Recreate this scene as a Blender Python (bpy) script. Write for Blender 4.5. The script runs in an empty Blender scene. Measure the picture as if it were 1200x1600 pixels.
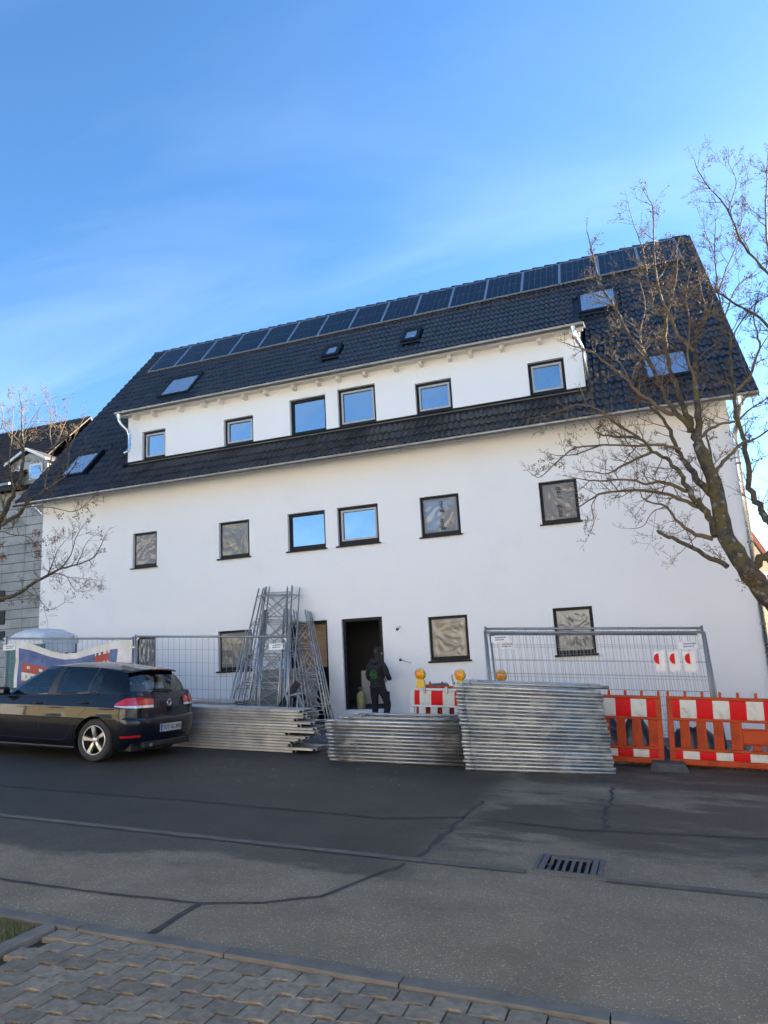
import bpy, bmesh, math, random
from mathutils import Vector, Matrix
R = math.radians
sc = bpy.context.scene
C = sc.collection
# ---------------------------------------------------------------- camera
CZ = 1.6
YAW, PITCH, ROLL, FPX = R(-19.0807), R(11.0240), R(-3.1427), 1100.0
_f = Vector((math.sin(YAW)*math.cos(PITCH), math.cos(YAW)*math.cos(PITCH), math.sin(PITCH)))
_r = Vector((math.cos(YAW), -math.sin(YAW), 0)); _u = _r.cross(_f)
CR = _r*math.cos(ROLL)+_u*math.sin(ROLL); CU = -_r*math.sin(ROLL)+_u*math.cos(ROLL); CF = _f
cam = bpy.data.cameras.new('camera'); camo = bpy.data.objects.new('camera', cam); C.objects.link(camo)
camo.matrix_world = Matrix(((CR.x, CU.x, -CF.x, 0), (CR.y, CU.y, -CF.y, 0), (CR.z, CU.z, -CF.z, CZ), (0, 0, 0, 1)))
cam.sensor_fit = 'HORIZONTAL'; cam.sensor_width = 36.0; cam.lens = 36.0*FPX/1200.0
cam.clip_start = 0.05; cam.clip_end = 3000
sc.camera = camo
# ---------------------------------------------------------------- sky and sun
SUN_AZ, SUN_EL = R(50), R(25)          # azimuth from +Y (into the house) towards +X, elevation
world = bpy.data.worlds.new('World'); sc.world = world; world.use_nodes = True
nt = world.node_tree; nt.nodes.clear()
wo = nt.nodes.new('ShaderNodeOutputWorld'); bg = nt.nodes.new('ShaderNodeBackground')
sky = nt.nodes.new('ShaderNodeTexSky'); sky.sky_type = 'NISHITA'; sky.sun_disc = False
sky.sun_elevation = SUN_EL; sky.sun_rotation = SUN_AZ
sky.altitude = 700; sky.air_density = 1.0; sky.dust_density = 0.45; sky.ozone_density = 3.2
bg.inputs['Strength'].default_value = 0.045
tc = nt.nodes.new('ShaderNodeTexCoord'); sep = nt.nodes.new('ShaderNodeSeparateXYZ')
nt.links.new(tc.outputs['Generated'], sep.inputs[0])
def wm(op, a, b=None):
    n = nt.nodes.new('ShaderNodeMath'); n.operation = op
    for i, v in enumerate((a, b)):
        if v is None: continue
        if isinstance(v, (int, float)): n.inputs[i].default_value = v
        else: nt.links.new(v, n.inputs[i])
    return n.outputs[0]
zz = wm('ADD', wm('MAXIMUM', sep.outputs[2], 0.0), 0.12)
comb = nt.nodes.new('ShaderNodeCombineXYZ')
nt.links.new(wm('DIVIDE', sep.outputs[0], zz), comb.inputs[0]); nt.links.new(wm('DIVIDE', sep.outputs[1], zz), comb.inputs[1])
mp = nt.nodes.new('ShaderNodeMapping'); mp.inputs['Rotation'].default_value = (0, 0, R(62)); mp.inputs['Scale'].default_value = (0.45, 1.5, 1); mp.inputs['Location'].default_value = (1.2, 5.3, 0)
nt.links.new(comb.outputs[0], mp.inputs[0])
nz = nt.nodes.new('ShaderNodeTexNoise'); nz.inputs['Scale'].default_value = 1.1; nz.inputs['Detail'].default_value = 7; nz.inputs['Roughness'].default_value = 0.55; nz.inputs['Distortion'].default_value = 0.6
nt.links.new(mp.outputs[0], nz.inputs['Vector'])
cr = nt.nodes.new('ShaderNodeValToRGB'); cr.color_ramp.elements[0].position = 0.46; cr.color_ramp.elements[1].position = 0.76
cr.color_ramp.elements[0].color = (0, 0, 0, 1); cr.color_ramp.elements[1].color = (1, 1, 1, 1)
nt.links.new(nz.outputs[0], cr.inputs[0])
hs = nt.nodes.new('ShaderNodeHueSaturation'); hs.inputs['Saturation'].default_value = 1.16; nt.links.new(sky.outputs[0], hs.inputs['Color'])
mx = nt.nodes.new('ShaderNodeMixRGB'); mx.blend_type = 'MIX'
nt.links.new(wm('MULTIPLY', wm('MULTIPLY', cr.outputs[0], 0.6), wm('POWER', wm('SUBTRACT', 1.0, wm('MAXIMUM', sep.outputs[2], 0.0)), 1.6)), mx.inputs[0]); nt.links.new(hs.outputs[0], mx.inputs[1]); mx.inputs[2].default_value = (3.6, 4.4, 5.2, 1)
nt.links.new(mx.outputs[0], bg.inputs['Color']); nt.links.new(bg.outputs[0], wo.inputs[0])
sun = bpy.data.lights.new('sun', 'SUN'); sun.energy = 5.0; sun.angle = R(0.53); sun.color = (1.0, 0.92, 0.79)
suno = bpy.data.objects.new('sun', sun); C.objects.link(suno)
sdir = Vector((math.sin(SUN_AZ)*math.cos(SUN_EL), math.cos(SUN_AZ)*math.cos(SUN_EL), math.sin(SUN_EL)))
suno.rotation_euler = sdir.to_track_quat('Z', 'Y').to_euler(); suno.location = (30, 30, 40)
sc.view_settings.view_transform = 'Standard'; sc.view_settings.look = 'None'
sc.view_settings.exposure = 3.0; sc.view_settings.gamma = 1.0; sc.view_settings.use_curve_mapping = False
# ---------------------------------------------------------------- pixel <-> place helpers
def ray(x, y): return CR*((x-600)/FPX) - CU*((y-800)/FPX) + CF
def P(x, y, Y):                      # point seen at pixel x,y on the vertical plane Y
    d = ray(x, y); q = d*(Y/d.y); q.z += CZ; return q
def gz(X, Y):                        # street falls to the right and towards the house
    return CZ-1.62-0.057*max(-45, min(45, X))-0.03*max(-8, min(17.5, Y))
def G(x, y):
    d = ray(x, y); q = d*(-1.62/(d.x*0.057+d.y*0.03+d.z)); q.z += CZ; return q
# ---------------------------------------------------------------- mesh builder
OFF = {}
class MB:
    def __init__(s): s.v = []; s.f = []; s.mi = []; s.sm = []
    def add(s, vs, fs, m=0, smooth=False):
        o = len(s.v); s.v += [tuple(v) for v in vs]
        for f in fs: s.f.append([i+o for i in f]); s.mi.append(m); s.sm.append(smooth)
        return s
    def quad(s, a, b, c, d, m=0): return s.add([a, b, c, d], [(0, 1, 2, 3)], m)
    def box(s, c, size, M=None, m=0, bev=0.0):
        x, y, z = [k/2 for k in size]; c = Vector(c)
        if bev <= 0 or bev >= min(x, y, z):
            vs = [Vector((i*x, j*y, k*z)) for i in (-1, 1) for j in (-1, 1) for k in (-1, 1)]
            fs = [(0, 1, 3, 2), (4, 6, 7, 5), (0, 4, 5, 1), (2, 3, 7, 6), (0, 2, 6, 4), (1, 5, 7, 3)]
        else:
            vs = []; idx = {}
            for i in (-1, 1):
                for j in (-1, 1):
                    for k in (-1, 1):
                        for ax in range(3):
                            p = [i*x, j*y, k*z]
                            for q in range(3):
                                if q != ax: p[q] -= (i, j, k)[q]*bev
                            idx[(i, j, k, ax)] = len(vs); vs.append(Vector(p))
            fs = []
            for ax in range(3):
                a, b = [q for q in range(3) if q != ax]
                for sg in (-1, 1):
                    loop = []
                    for (p, q) in ((-1, -1), (1, -1), (1, 1), (-1, 1)):
                        t = [0, 0, 0]; t[ax] = sg; t[a] = p; t[b] = q; loop.append(idx[(t[0], t[1], t[2], ax)])
                    fs.append(tuple(loop))
                for (p, q) in ((-1, -1), (1, -1), (1, 1), (-1, 1)):
                    l = []
                    for sg in (-1, 1):
                        t = [0, 0, 0]; t[ax] = sg; t[a] = p; t[b] = q; l.append((idx[(t[0], t[1], t[2], a)], idx[(t[0], t[1], t[2], b)]))
                    fs.append((l[0][0], l[0][1], l[1][1], l[1][0]))
            for i in (-1, 1):
                for j in (-1, 1):
                    for k in (-1, 1): fs.append(tuple(idx[(i, j, k, ax)] for ax in range(3)))
        if M is not None: vs = [M @ v for v in vs]
        return s.add([v+c for v in vs], fs, m)
    def bar(s, a, b, w, h, up=(0, 0, 1), m=0, bev=0.0):   # rectangular bar a->b, w across, h along up
        a = Vector(a); b = Vector(b); d = b-a; L = d.length; d.normalize(); up = Vector(up)
        sd = d.cross(up)
        if sd.length < 1e-4: sd = d.cross(Vector((1, 0, 0)))
        sd.normalize(); u2 = sd.cross(d)
        M = Matrix((d, sd, u2)).transposed()
        return s.box((a+b)/2, (L, w, h), M, m, bev)
    def path(s, pts, rad, n=8, m=0, caps=True, smooth=True, arc=None):
        pts = [Vector(p) for p in pts]
        if isinstance(rad, (int, float)): rad = [rad]*len(pts)
        vs = []; prev = None; N = len(pts)
        for i, p in enumerate(pts):
            t = (pts[min(i+1, N-1)]-pts[max(i-1, 0)])
            if t.length < 1e-9: t = Vector((0, 0, 1))
            t.normalize()
            if prev is None:
                a = t.orthogonal().normalized()
            else:
                a = prev-t*prev.dot(t)
                if a.length < 1e-6: a = t.orthogonal()
                a.normalize()
            prev = a; b = t.cross(a)
            for k in range(n):
                an = 2*math.pi*k/n; vs.append(p+(a*math.cos(an)+b*math.sin(an))*rad[i])
        fs = []
        for i in range(N-1):
            for k in range(n): fs.append((i*n+k, i*n+(k+1) % n, (i+1)*n+(k+1) % n, (i+1)*n+k))
        s.add(vs, fs, m, smooth)
        if caps:
            o = len(s.v)-len(vs)
            s.f.append([o+k for k in range(n)][::-1]); s.mi.append(m); s.sm.append(False)
            s.f.append([o+(N-1)*n+k for k in range(n)]); s.mi.append(m); s.sm.append(False)
        return s
    def tube(s, a, b, r, n=8, m=0, r2=None): return s.path([a, b], [r, r if r2 is None else r2], n, m)
    def prism(s, poly, d, m=0):                 # extrude polygon (3D points) along vector d
        n = len(poly); d = Vector(d); vs = [Vector(p) for p in poly]+[Vector(p)+d for p in poly]
        fs = [tuple(range(n))[::-1], tuple(range(n, 2*n))]+[(i, (i+1) % n, n+(i+1) % n, n+i) for i in range(n)]
        return s.add(vs, fs, m)
    def lathe(s, prof, c, ax=(0, 0, 1), n=16, m=0, smooth=True):   # prof: (r, h)
        ax = Vector(ax).normalized(); a = ax.orthogonal().normalized(); b = ax.cross(a); c = Vector(c); vs = []
        for r, h in prof:
            for k in range(n):
                an = 2*math.pi*k/n; vs.append(c+ax*h+(a*math.cos(an)+b*math.sin(an))*r)
        fs = []
        for i in range(len(prof)-1):
            for k in range(n): fs.append((i*n+k, i*n+(k+1) % n, (i+1)*n+(k+1) % n, (i+1)*n+k))
        return s.add(vs, fs, m, smooth)
    def grid(s, fn, nu, nv, m=0, smooth=True, mfn=None):
        o = len(s.v)
        for i in range(nu+1):
            for j in range(nv+1): s.v.append(tuple(fn(i/nu, j/nv)))
        for i in range(nu):
            for j in range(nv):
                s.f.append([o+i*(nv+1)+j, o+(i+1)*(nv+1)+j, o+(i+1)*(nv+1)+j+1, o+i*(nv+1)+j+1])
                s.mi.append(mfn((i+.5)/nu, (j+.5)/nv) if mfn else m); s.sm.append(smooth)
        return s
    def mesh(s, name, mats, off=None):
        me = bpy.data.meshes.new(name)
        vs = s.v if off is None else [(x-off.x, y-off.y, z-off.z) for x, y, z in s.v]
        me.from_pydata(vs, [], s.f)
        if not isinstance(mats, (list, tuple)): mats = [mats]
        for mm in mats: me.materials.append(mm)
        me.polygons.foreach_set('material_index', s.mi); me.polygons.foreach_set('use_smooth', s.sm)
        me.update(); return me
    def build(s, name, mats, parent=None, local=False):
        off = None
        if parent is not None and not local: off = OFF.get(parent)
        me = s.mesh(name, mats, off)
        o = bpy.data.objects.new(name, me); C.objects.link(o)
        if parent is not None: o.parent = parent
        OFF[o] = off if off is not None else Vector((0, 0, 0))
        return o
    def thing(s, name, mats, base=None):        # one-mesh top-level thing with origin at its base
        if base is None:
            n = len(s.v); base = Vector((sum(v[0] for v in s.v)/n, sum(v[1] for v in s.v)/n, min(v[2] for v in s.v)))
        base = Vector(base)
        o = bpy.data.objects.new(name, s.mesh(name, mats, base)); C.objects.link(o); o.location = base; OFF[o] = base
        return o
def tag(o, label=None, cat=None, group=None, kind=None):
    if label: o['label'] = label
    if cat: o['category'] = cat
    if group: o['group'] = group
    if kind: o['kind'] = kind
    return o
def empty(name, loc, label=None, cat=None, group=None, rot=None):
    o = bpy.data.objects.new(name, None); C.objects.link(o); o.location = loc
    o.empty_display_size = 0.2
    if rot is not None: o.rotation_euler = rot
    OFF[o] = Vector(loc); return tag(o, label, cat, group)
def copy_tree(o, parent=None):
    c = o.copy(); C.objects.link(c); OFF[c] = OFF.get(o, Vector((0, 0, 0)))
    for k in ('label', 'group'):
        pass
    if parent is not None: c.parent = parent
    for ch in list(o.children): copy_tree(ch, c)
    return c
def text_mb(txt, size, origin, ux, uy, depth=0.002, align='CENTER', bold=0.0):
    cu = bpy.data.curves.new('t', 'FONT'); cu.body = txt; cu.size = size; cu.align_x = align; cu.align_y = 'CENTER'; cu.offset = bold; cu.resolution_u = 2
    ob = bpy.data.objects.new('t', cu); C.objects.link(ob)
    dg = bpy.context.evaluated_depsgraph_get(); me = bpy.data.meshes.new_from_object(ob.evaluated_get(dg))
    ux = Vector(ux).normalized(); uy = Vector(uy).normalized(); n = ux.cross(uy); o = Vector(origin)+n*depth
    mb = MB(); mb.add([o+ux*v.co.x+uy*v.co.y for v in me.vertices], [tuple(p.vertices) for p in me.polygons])
    bpy.data.objects.remove(ob); bpy.data.curves.remove(cu); bpy.data.meshes.remove(me)
    return mb
ORD = ['first', 'second', 'third', 'fourth', 'fifth', 'sixth', 'seventh', 'eighth', 'ninth', 'tenth', 'eleventh', 'twelfth', 'thirteenth', 'fourteenth', 'fifteenth', 'sixteenth', 'seventeenth', 'eighteenth', 'nineteenth', 'twentieth', 'twenty-first', 'twenty-second', 'twenty-third', 'twenty-fourth', 'twenty-fifth', 'twenty-sixth']
# ---------------------------------------------------------------- materials
def mat(name, col, rough=0.6, metal=0.0, col2=None, scale=4.0, detail=5, lo=0.35, hi=0.65, bump=0.0, bscale=None, rnd=0.0, r2=None, spec=None, coat=0.0, stretch=None, trans=0.0, ior=None, alpha=None, obj=False):
    m = bpy.data.materials.new(name); m.use_nodes = True; t = m.node_tree; b = t.nodes['Principled BSDF']
    b.inputs['Base Color'].default_value = (*col, 1); b.inputs['Roughness'].default_value = rough; b.inputs['Metallic'].default_value = metal
    if spec is not None: b.inputs['Specular IOR Level'].default_value = spec
    if coat: b.inputs['Coat Weight'].default_value = coat; b.inputs['Coat Roughness'].default_value = 0.03
    if trans: b.inputs['Transmission Weight'].default_value = trans
    if ior: b.inputs['IOR'].default_value = ior
    if alpha is not None: b.inputs['Alpha'].default_value = alpha
    pos = None
    if col2 is not None or bump:
        if obj:
            g = t.nodes.new('ShaderNodeTexCoord'); pos = g.outputs['Object']
        else:
            g = t.nodes.new('ShaderNodeNewGeometry'); pos = g.outputs['Position']
        if stretch:
            mp = t.nodes.new('ShaderNodeMapping'); mp.inputs['Scale'].default_value = stretch; t.links.new(pos, mp.inputs[0]); pos = mp.outputs[0]
    csock = None
    if col2 is not None:
        n = t.nodes.new('ShaderNodeTexNoise'); n.inputs['Scale'].default_value = scale; n.inputs['Detail'].default_value = detail; n.inputs['Roughness'].default_value = 0.6
        t.links.new(pos, n.inputs['Vector'])
        mr = t.nodes.new('ShaderNodeMapRange'); mr.inputs[1].default_value = lo; mr.inputs[2].default_value = hi
        t.links.new(n.outputs[0], mr.inputs[0])
        x = t.nodes.new('ShaderNodeMixRGB'); x.inputs[1].default_value = (*col, 1); x.inputs[2].default_value = (*col2, 1)
        t.links.new(mr.outputs[0], x.inputs[0]); csock = x.outputs[0]
        if r2 is not None:
            q = t.nodes.new('ShaderNodeMapRange'); q.inputs[3].default_value = rough; q.inputs[4].default_value = r2
            t.links.new(mr.outputs[0], q.inputs[0]); t.links.new(q.outputs[0], b.inputs['Roughness'])
    if rnd:
        oi = t.nodes.new('ShaderNodeObjectInfo'); mr2 = t.nodes.new('ShaderNodeMapRange'); mr2.inputs[3].default_value = 1-rnd; mr2.inputs[4].default_value = 1+rnd
        t.links.new(oi.outputs['Random'], mr2.inputs[0])
        v = t.nodes.new('ShaderNodeVectorMath'); v.operation = 'SCALE'
        if csock is None: v.inputs[0].default_value = col
        else: t.links.new(csock, v.inputs[0])
        t.links.new(mr2.outputs[0], v.inputs['Scale']); csock = v.outputs[0]
    if csock is not None: t.links.new(csock, b.inputs['Base Color'])
    if bump:
        n2 = t.nodes.new('ShaderNodeTexNoise'); n2.inputs['Scale'].default_value = bscale or scale*4; n2.inputs['Detail'].default_value = 6
        t.links.new(pos, n2.inputs['Vector']); bp = t.nodes.new('ShaderNodeBump'); bp.inputs['Strength'].default_value = 1.0; bp.inputs['Distance'].default_value = bump
        t.links.new(n2.outputs[0], bp.inputs['Height']); t.links.new(bp.outputs[0], b.inputs['Normal'])
    return m
M = {}
M['plaster'] = mat('white_plaster', (0.84, 0.84, 0.83), 0.9, col2=(0.805, 0.81, 0.81), scale=0.8, detail=8, lo=0.54, hi=0.74, bump=0.006, bscale=26)
M['whitewood'] = mat('white_painted_wood', (0.78, 0.77, 0.74), 0.6, col2=(0.70, 0.69, 0.66), scale=3)
M['tile'] = mat('black_roof_tile', (0.026, 0.026, 0.028), 0.30, col2=(0.048, 0.048, 0.050), scale=2.2, detail=7, rnd=0.28, r2=0.45, bump=0.0015, bscale=120)
M['zinc'] = mat('zinc', (0.27, 0.275, 0.28), 0.36, 0.75, col2=(0.21, 0.215, 0.22), scale=5, r2=0.42)
M['zincbright'] = mat('new_zinc', (0.66, 0.68, 0.70), 0.22, 0.95, col2=(0.55, 0.57, 0.60), scale=6, r2=0.34)
M['anth'] = mat('anthracite_frame', (0.009, 0.011, 0.014), 0.5, spec=0.25)
M['anthdull'] = mat('anthracite_sheet', (0.022, 0.026, 0.031), 0.5)
M['sash'] = mat('grey_sash_edge', (0.42, 0.42, 0.41), 0.4)
M['solframe'] = mat('aluminium_frame', (0.62, 0.63, 0.65), 0.35, 0.8)
M['solback'] = mat('solar_backsheet', (0.11, 0.115, 0.13), 0.35)
M['cell'] = mat('solar_cell', (0.004, 0.006, 0.013), 0.22, spec=0.22)
def glass_mat(name, dark, fac, tint=(1, 1, 1), rough=0.0):
    m = bpy.data.materials.new(name); m.use_nodes = True; t = m.node_tree; t.nodes.clear()
    o = t.nodes.new('ShaderNodeOutputMaterial'); g = t.nodes.new('ShaderNodeBsdfGlossy'); g.inputs['Roughness'].default_value = rough; g.inputs['Color'].default_value = (*tint, 1)
    d = t.nodes.new('ShaderNodeBsdfDiffuse'); d.inputs['Color'].default_value = (*dark, 1)
    f = t.nodes.new('ShaderNodeFresnel'); f.inputs['IOR'].default_value = 1.5
    mr = t.nodes.new('ShaderNodeMapRange'); mr.inputs[1].default_value = 0.04; mr.inputs[2].default_value = 1.0; mr.inputs[3].default_value = fac; mr.inputs[4].default_value = 1.0
    geo = t.nodes.new('ShaderNodeNewGeometry'); n = t.nodes.new('ShaderNodeTexNoise'); n.inputs['Scale'].default_value = 1.6; n.inputs['Detail'].default_value = 2
    t.links.new(geo.outputs['Position'], n.inputs['Vector']); bp = t.nodes.new('ShaderNodeBump'); bp.inputs['Distance'].default_value = 0.004; t.links.new(n.outputs[0], bp.inputs['Height']); t.links.new(bp.outputs[0], g.inputs['Normal'])
    x = t.nodes.new('ShaderNodeMixShader'); t.links.new(f.outputs[0], mr.inputs[0]); t.links.new(mr.outputs[0], x.inputs[0]); t.links.new(d.outputs[0], x.inputs[1]); t.links.new(g.outputs[0], x.inputs[2]); t.links.new(x.outputs[0], o.inputs[0])
    return m
M['pane'] = glass_mat('coated_window_glass', (0.012, 0.015, 0.02), 0.38, (0.86, 0.93, 1.0))
def clear_mat(name, tint, gloss, diff=(0.5, 0.5, 0.5), difffac=0.0, rough=0.0):
    m = bpy.data.materials.new(name); m.use_nodes = True; t = m.node_tree; t.nodes.clear()
    o = t.nodes.new('ShaderNodeOutputMaterial'); g = t.nodes.new('ShaderNodeBsdfGlossy'); g.inputs['Roughness'].default_value = rough
    tr = t.nodes.new('ShaderNodeBsdfTransparent'); tr.inputs['Color'].default_value = (*tint, 1)
    d = t.nodes.new('ShaderNodeBsdfDiffuse'); d.inputs['Color'].default_value = (*diff, 1)
    x1 = t.nodes.new('ShaderNodeMixShader'); x1.inputs[0].default_value = difffac; t.links.new(tr.outputs[0], x1.inputs[1]); t.links.new(d.outputs[0], x1.inputs[2])
    f = t.nodes.new('ShaderNodeFresnel'); f.inputs['IOR'].default_value = 1.45
    mr = t.nodes.new('ShaderNodeMapRange'); mr.inputs[1].default_value = 0.03; mr.inputs[3].default_value = gloss; mr.inputs[4].default_value = 1.0; t.links.new(f.outputs[0], mr.inputs[0])
    x2 = t.nodes.new('ShaderNodeMixShader'); t.links.new(mr.outputs[0], x2.inputs[0]); t.links.new(x1.outputs[0], x2.inputs[1]); t.links.new(g.outputs[0], x2.inputs[2]); t.links.new(x2.outputs[0], o.inputs[0])
    return m
M['film'] = clear_mat('crumpled_clear_film', (0.58, 0.60, 0.63), 0.06, (0.62, 0.60, 0.56), 0.28, 0.16)
M['carglass'] = clear_mat('tinted_car_glass', (0.80, 0.88, 0.87), 0.06)
M['cardark'] = clear_mat('dark_tinted_car_glass', (0.40, 0.46, 0.46), 0.07)
M['dark'] = mat('dark_interior', (0.02, 0.02, 0.022), 0.9)
M['galv'] = mat('galvanised_steel', (0.46, 0.455, 0.44), 0.40, 0.55, col2=(0.30, 0.295, 0.285), scale=5, detail=8, rnd=0.16, r2=0.55, bump=0.0006, bscale=60)
M['galvold'] = mat('weathered_galvanised_tube', (0.36, 0.365, 0.355), 0.34, 0.75, col2=(0.50, 0.485, 0.455), scale=6.5, detail=12, lo=0.48, hi=0.62, rnd=0.25, r2=0.75, bump=0.001, bscale=40)
M['deck'] = mat('aluminium_deck_edge', (0.48, 0.47, 0.45), 0.42, 0.6, col2=(0.33, 0.32, 0.30), scale=3.0, detail=8, rnd=0.14, r2=0.65, bump=0.0008, bscale=50)
M['wire'] = mat('fence_wire', (0.24, 0.26, 0.28), 0.5, 0.6)
M['fenceframe'] = mat('fence_tube', (0.22, 0.24, 0.26), 0.45, 0.6, col2=(0.30, 0.31, 0.32), scale=4)
M['orange'] = mat('orange_plastic', (0.46, 0.066, 0.016), 0.55, col2=(0.25, 0.042, 0.018), scale=5, detail=10, lo=0.48, hi=0.75, spec=0.2)
M['red'] = mat('red_foil', (0.62, 0.006, 0.010), 0.5, col2=(0.42, 0.02, 0.02), scale=7, detail=10, lo=0.5, hi=0.75, spec=0.15)
M['whitefoil'] = mat('white_foil', (0.60, 0.59, 0.54), 0.5, col2=(0.36, 0.34, 0.29), scale=9, detail=10, lo=0.52, hi=0.78)
M['whiteplastic'] = mat('white_plastic', (0.66, 0.67, 0.66), 0.5, col2=(0.55, 0.56, 0.55), scale=4)
M['paper'] = mat('white_sign', (0.72, 0.73, 0.74), 0.6)
M['ink'] = mat('blue_print', (0.03, 0.07, 0.22), 0.6)
M['rubber'] = mat('recycled_rubber', (0.045, 0.047, 0.05), 0.85, col2=(0.075, 0.075, 0.075), scale=8, bump=0.003, bscale=60)
M['yellow'] = mat('yellow_plastic', (0.70, 0.46, 0.02), 0.4)
M['amber'] = mat('amber_lens', (0.85, 0.27, 0.004), 0.25, coat=0.2, bump=0.004, bscale=70)
M['teal'] = mat('teal_plastic', (0.035, 0.125, 0.155), 0.5, col2=(0.045, 0.15, 0.18), scale=2)
M['toiletroof'] = mat('pale_translucent_plastic', (0.68, 0.71, 0.74), 0.4, col2=(0.54, 0.58, 0.62), scale=3)
M['wood'] = mat('plywood', (0.40, 0.27, 0.14), 0.7, col2=(0.30, 0.19, 0.10), scale=3, stretch=(1, 1, 6))
M['greywood'] = mat('grey_planks', (0.30, 0.27, 0.25), 0.8, col2=(0.38, 0.35, 0.32), scale=3, stretch=(0.6, 1, 6), rnd=0.15)
M['black'] = mat('black_plastic', (0.012, 0.012, 0.013), 0.5)
# ================================================================ SETTING
rng = random.Random(7)
def nodes_of(m): return m.node_tree, m.node_tree.nodes['Principled BSDF']
def asphalt():
    m = bpy.data.materials.new('asphalt'); m.use_nodes = True; t, b = nodes_of(m); N = t.nodes; L = t.links
    g = N.new('ShaderNodeNewGeometry'); sp = N.new('ShaderNodeSeparateXYZ'); L.new(g.outputs['Position'], sp.inputs[0]); X, Y = sp.outputs[0], sp.outputs[1]
    def mt(op, a, b_=None, c=None):
        n = N.new('ShaderNodeMath'); n.operation = op
        for i, v in enumerate((a, b_, c)):
            if v is None: continue
            if isinstance(v, (int, float)): n.inputs[i].default_value = v
            else: L.new(v, n.inputs[i])
        return n.outputs[0]
    def noise(s, d, r=0.6, st=None):
        n = N.new('ShaderNodeTexNoise'); n.inputs['Scale'].default_value = s; n.inputs['Detail'].default_value = d; n.inputs['Roughness'].default_value = r
        if st:
            mp = N.new('ShaderNodeMapping'); mp.inputs['Scale'].default_value = st; L.new(g.outputs['Position'], mp.inputs[0]); L.new(mp.outputs[0], n.inputs['Vector'])
        else: L.new(g.outputs['Position'], n.inputs['Vector'])
        return n.outputs[0]
    def sm(v, a, c):
        n = N.new('ShaderNodeMapRange'); n.interpolation_type = 'SMOOTHSTEP'; n.inputs[1].default_value = a; n.inputs[2].default_value = c; L.new(v, n.inputs[0]); return n.outputs[0]
    big = noise(0.9, 8, 0.62, (0.5, 1.0, 1.0)); mid = noise(2.6, 8, 0.65, (0.5, 1.2, 1))
    left = mt('SUBTRACT', 1.0, sm(mt('ADD', X, mt('ADD', mt('MULTIPLY', mt('SUBTRACT', mid, 0.5), 0.9), mt('MULTIPLY', mt('SUBTRACT', big, 0.5), 0.8))), -2.15, -1.55))                       # older damp lane left of the long crack
    wob = mt('MULTIPLY', mt('SUBTRACT', big, 0.5), 3.4)
    wob2 = mt('ADD', wob, mt('MULTIPLY', mt('SUBTRACT', mid, 0.5), 0.9))
    wob2 = mt('ADD', wob2, mt('MULTIPLY', mt('SUBTRACT', noise(9, 8, 0.7), 0.5), 0.55))
    damp = sm(mt('ADD', mt('SUBTRACT', Y, mt('MULTIPLY', mt('ADD', X, 3.0), 0.10)), wob2), 4.95, 5.35)
    far = sm(Y, 5.74, 5.80)
    A = mt('MULTIPLY', left, mt('MAXIMUM', mt('MULTIPLY', damp, 0.8), far))
    rp = mt('MULTIPLY', sm(mt('ADD', big, mt('MULTIPLY', mid, 0.35)), 0.56, 0.74), sm(Y, 5.4, 6.6))
    right = mt('MULTIPLY', mt('SUBTRACT', 1.0, left), mt('MAXIMUM', mt('MULTIPLY', rp, 0.95), mt('MULTIPLY', sm(mt('ADD', Y, wob), 9.6, 10.6), 0.6)))
    wet = mt('MAXIMUM', A, right)
    v = N.new('ShaderNodeTexVoronoi'); v.inputs['Scale'].default_value = 140; L.new(g.outputs['Position'], v.inputs['Vector'])
    fine = noise(70, 6, 0.75); grain = mt('ADD', mt('MULTIPLY', sm(v.outputs['Distance'], 0.0, 0.35), -0.25), mt('ADD', mt('MULTIPLY', fine, 1.1), 0.6))
    vc = N.new('ShaderNodeSeparateColor'); L.new(v.outputs['Color'], vc.inputs[0])
    speck = sm(vc.outputs[0], 0.93, 0.99)
    blot = mt('ADD', mt('MULTIPLY', noise(1.7, 9, 0.7), 1.1), 0.45)
    val = mt('MULTIPLY', mt('MULTIPLY', mt('ADD', 0.160, mt('MULTIPLY', speck, 0.18)), grain), blot)
    val = mt('MULTIPLY', val, mt('SUBTRACT', 1.0, mt('MULTIPLY', wet, 0.74)))
    cb = N.new('ShaderNodeCombineColor'); L.new(mt('MULTIPLY', val, 1.36), cb.inputs[0]); L.new(mt('MULTIPLY', val, 1.05), cb.inputs[1]); L.new(mt('MULTIPLY', val, 0.68), cb.inputs[2])
    L.new(cb.outputs[0], b.inputs['Base Color'])
    L.new(mt('SUBTRACT', 0.92, mt('MULTIPLY', wet, 0.27)), b.inputs['Roughness']); b.inputs['Specular IOR Level'].default_value = 0.35
    bp = N.new('ShaderNodeBump'); bp.inputs['Distance'].default_value = 0.004; L.new(grain, bp.inputs['Height']); L.new(bp.outputs[0], b.inputs['Normal'])
    return m
M['asphalt'] = asphalt()
M['seam'] = mat('bitumen_seam', (0.022, 0.020, 0.017), 0.85, col2=(0.055, 0.048, 0.040), scale=9, bump=0.002, bscale=80)
M['gutterstrip'] = mat('gutter_strip', (0.135, 0.108, 0.078), 0.9, col2=(0.085, 0.070, 0.052), scale=5, bump=0.002, bscale=90)
M['soil'] = mat('site_soil', (0.075, 0.065, 0.055), 0.95, col2=(0.13, 0.12, 0.11), scale=3, bump=0.02, bscale=18)
M['field'] = mat('ground_soil', (0.09, 0.10, 0.05), 0.95, col2=(0.12, 0.11, 0.07), scale=0.6)
M['stone'] = mat('concrete_paver', (0.225, 0.182, 0.130), 0.9, col2=(0.115, 0.094, 0.068), scale=22, detail=8, lo=0.35, hi=0.7, rnd=0.22, bump=0.003, bscale=140)
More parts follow.
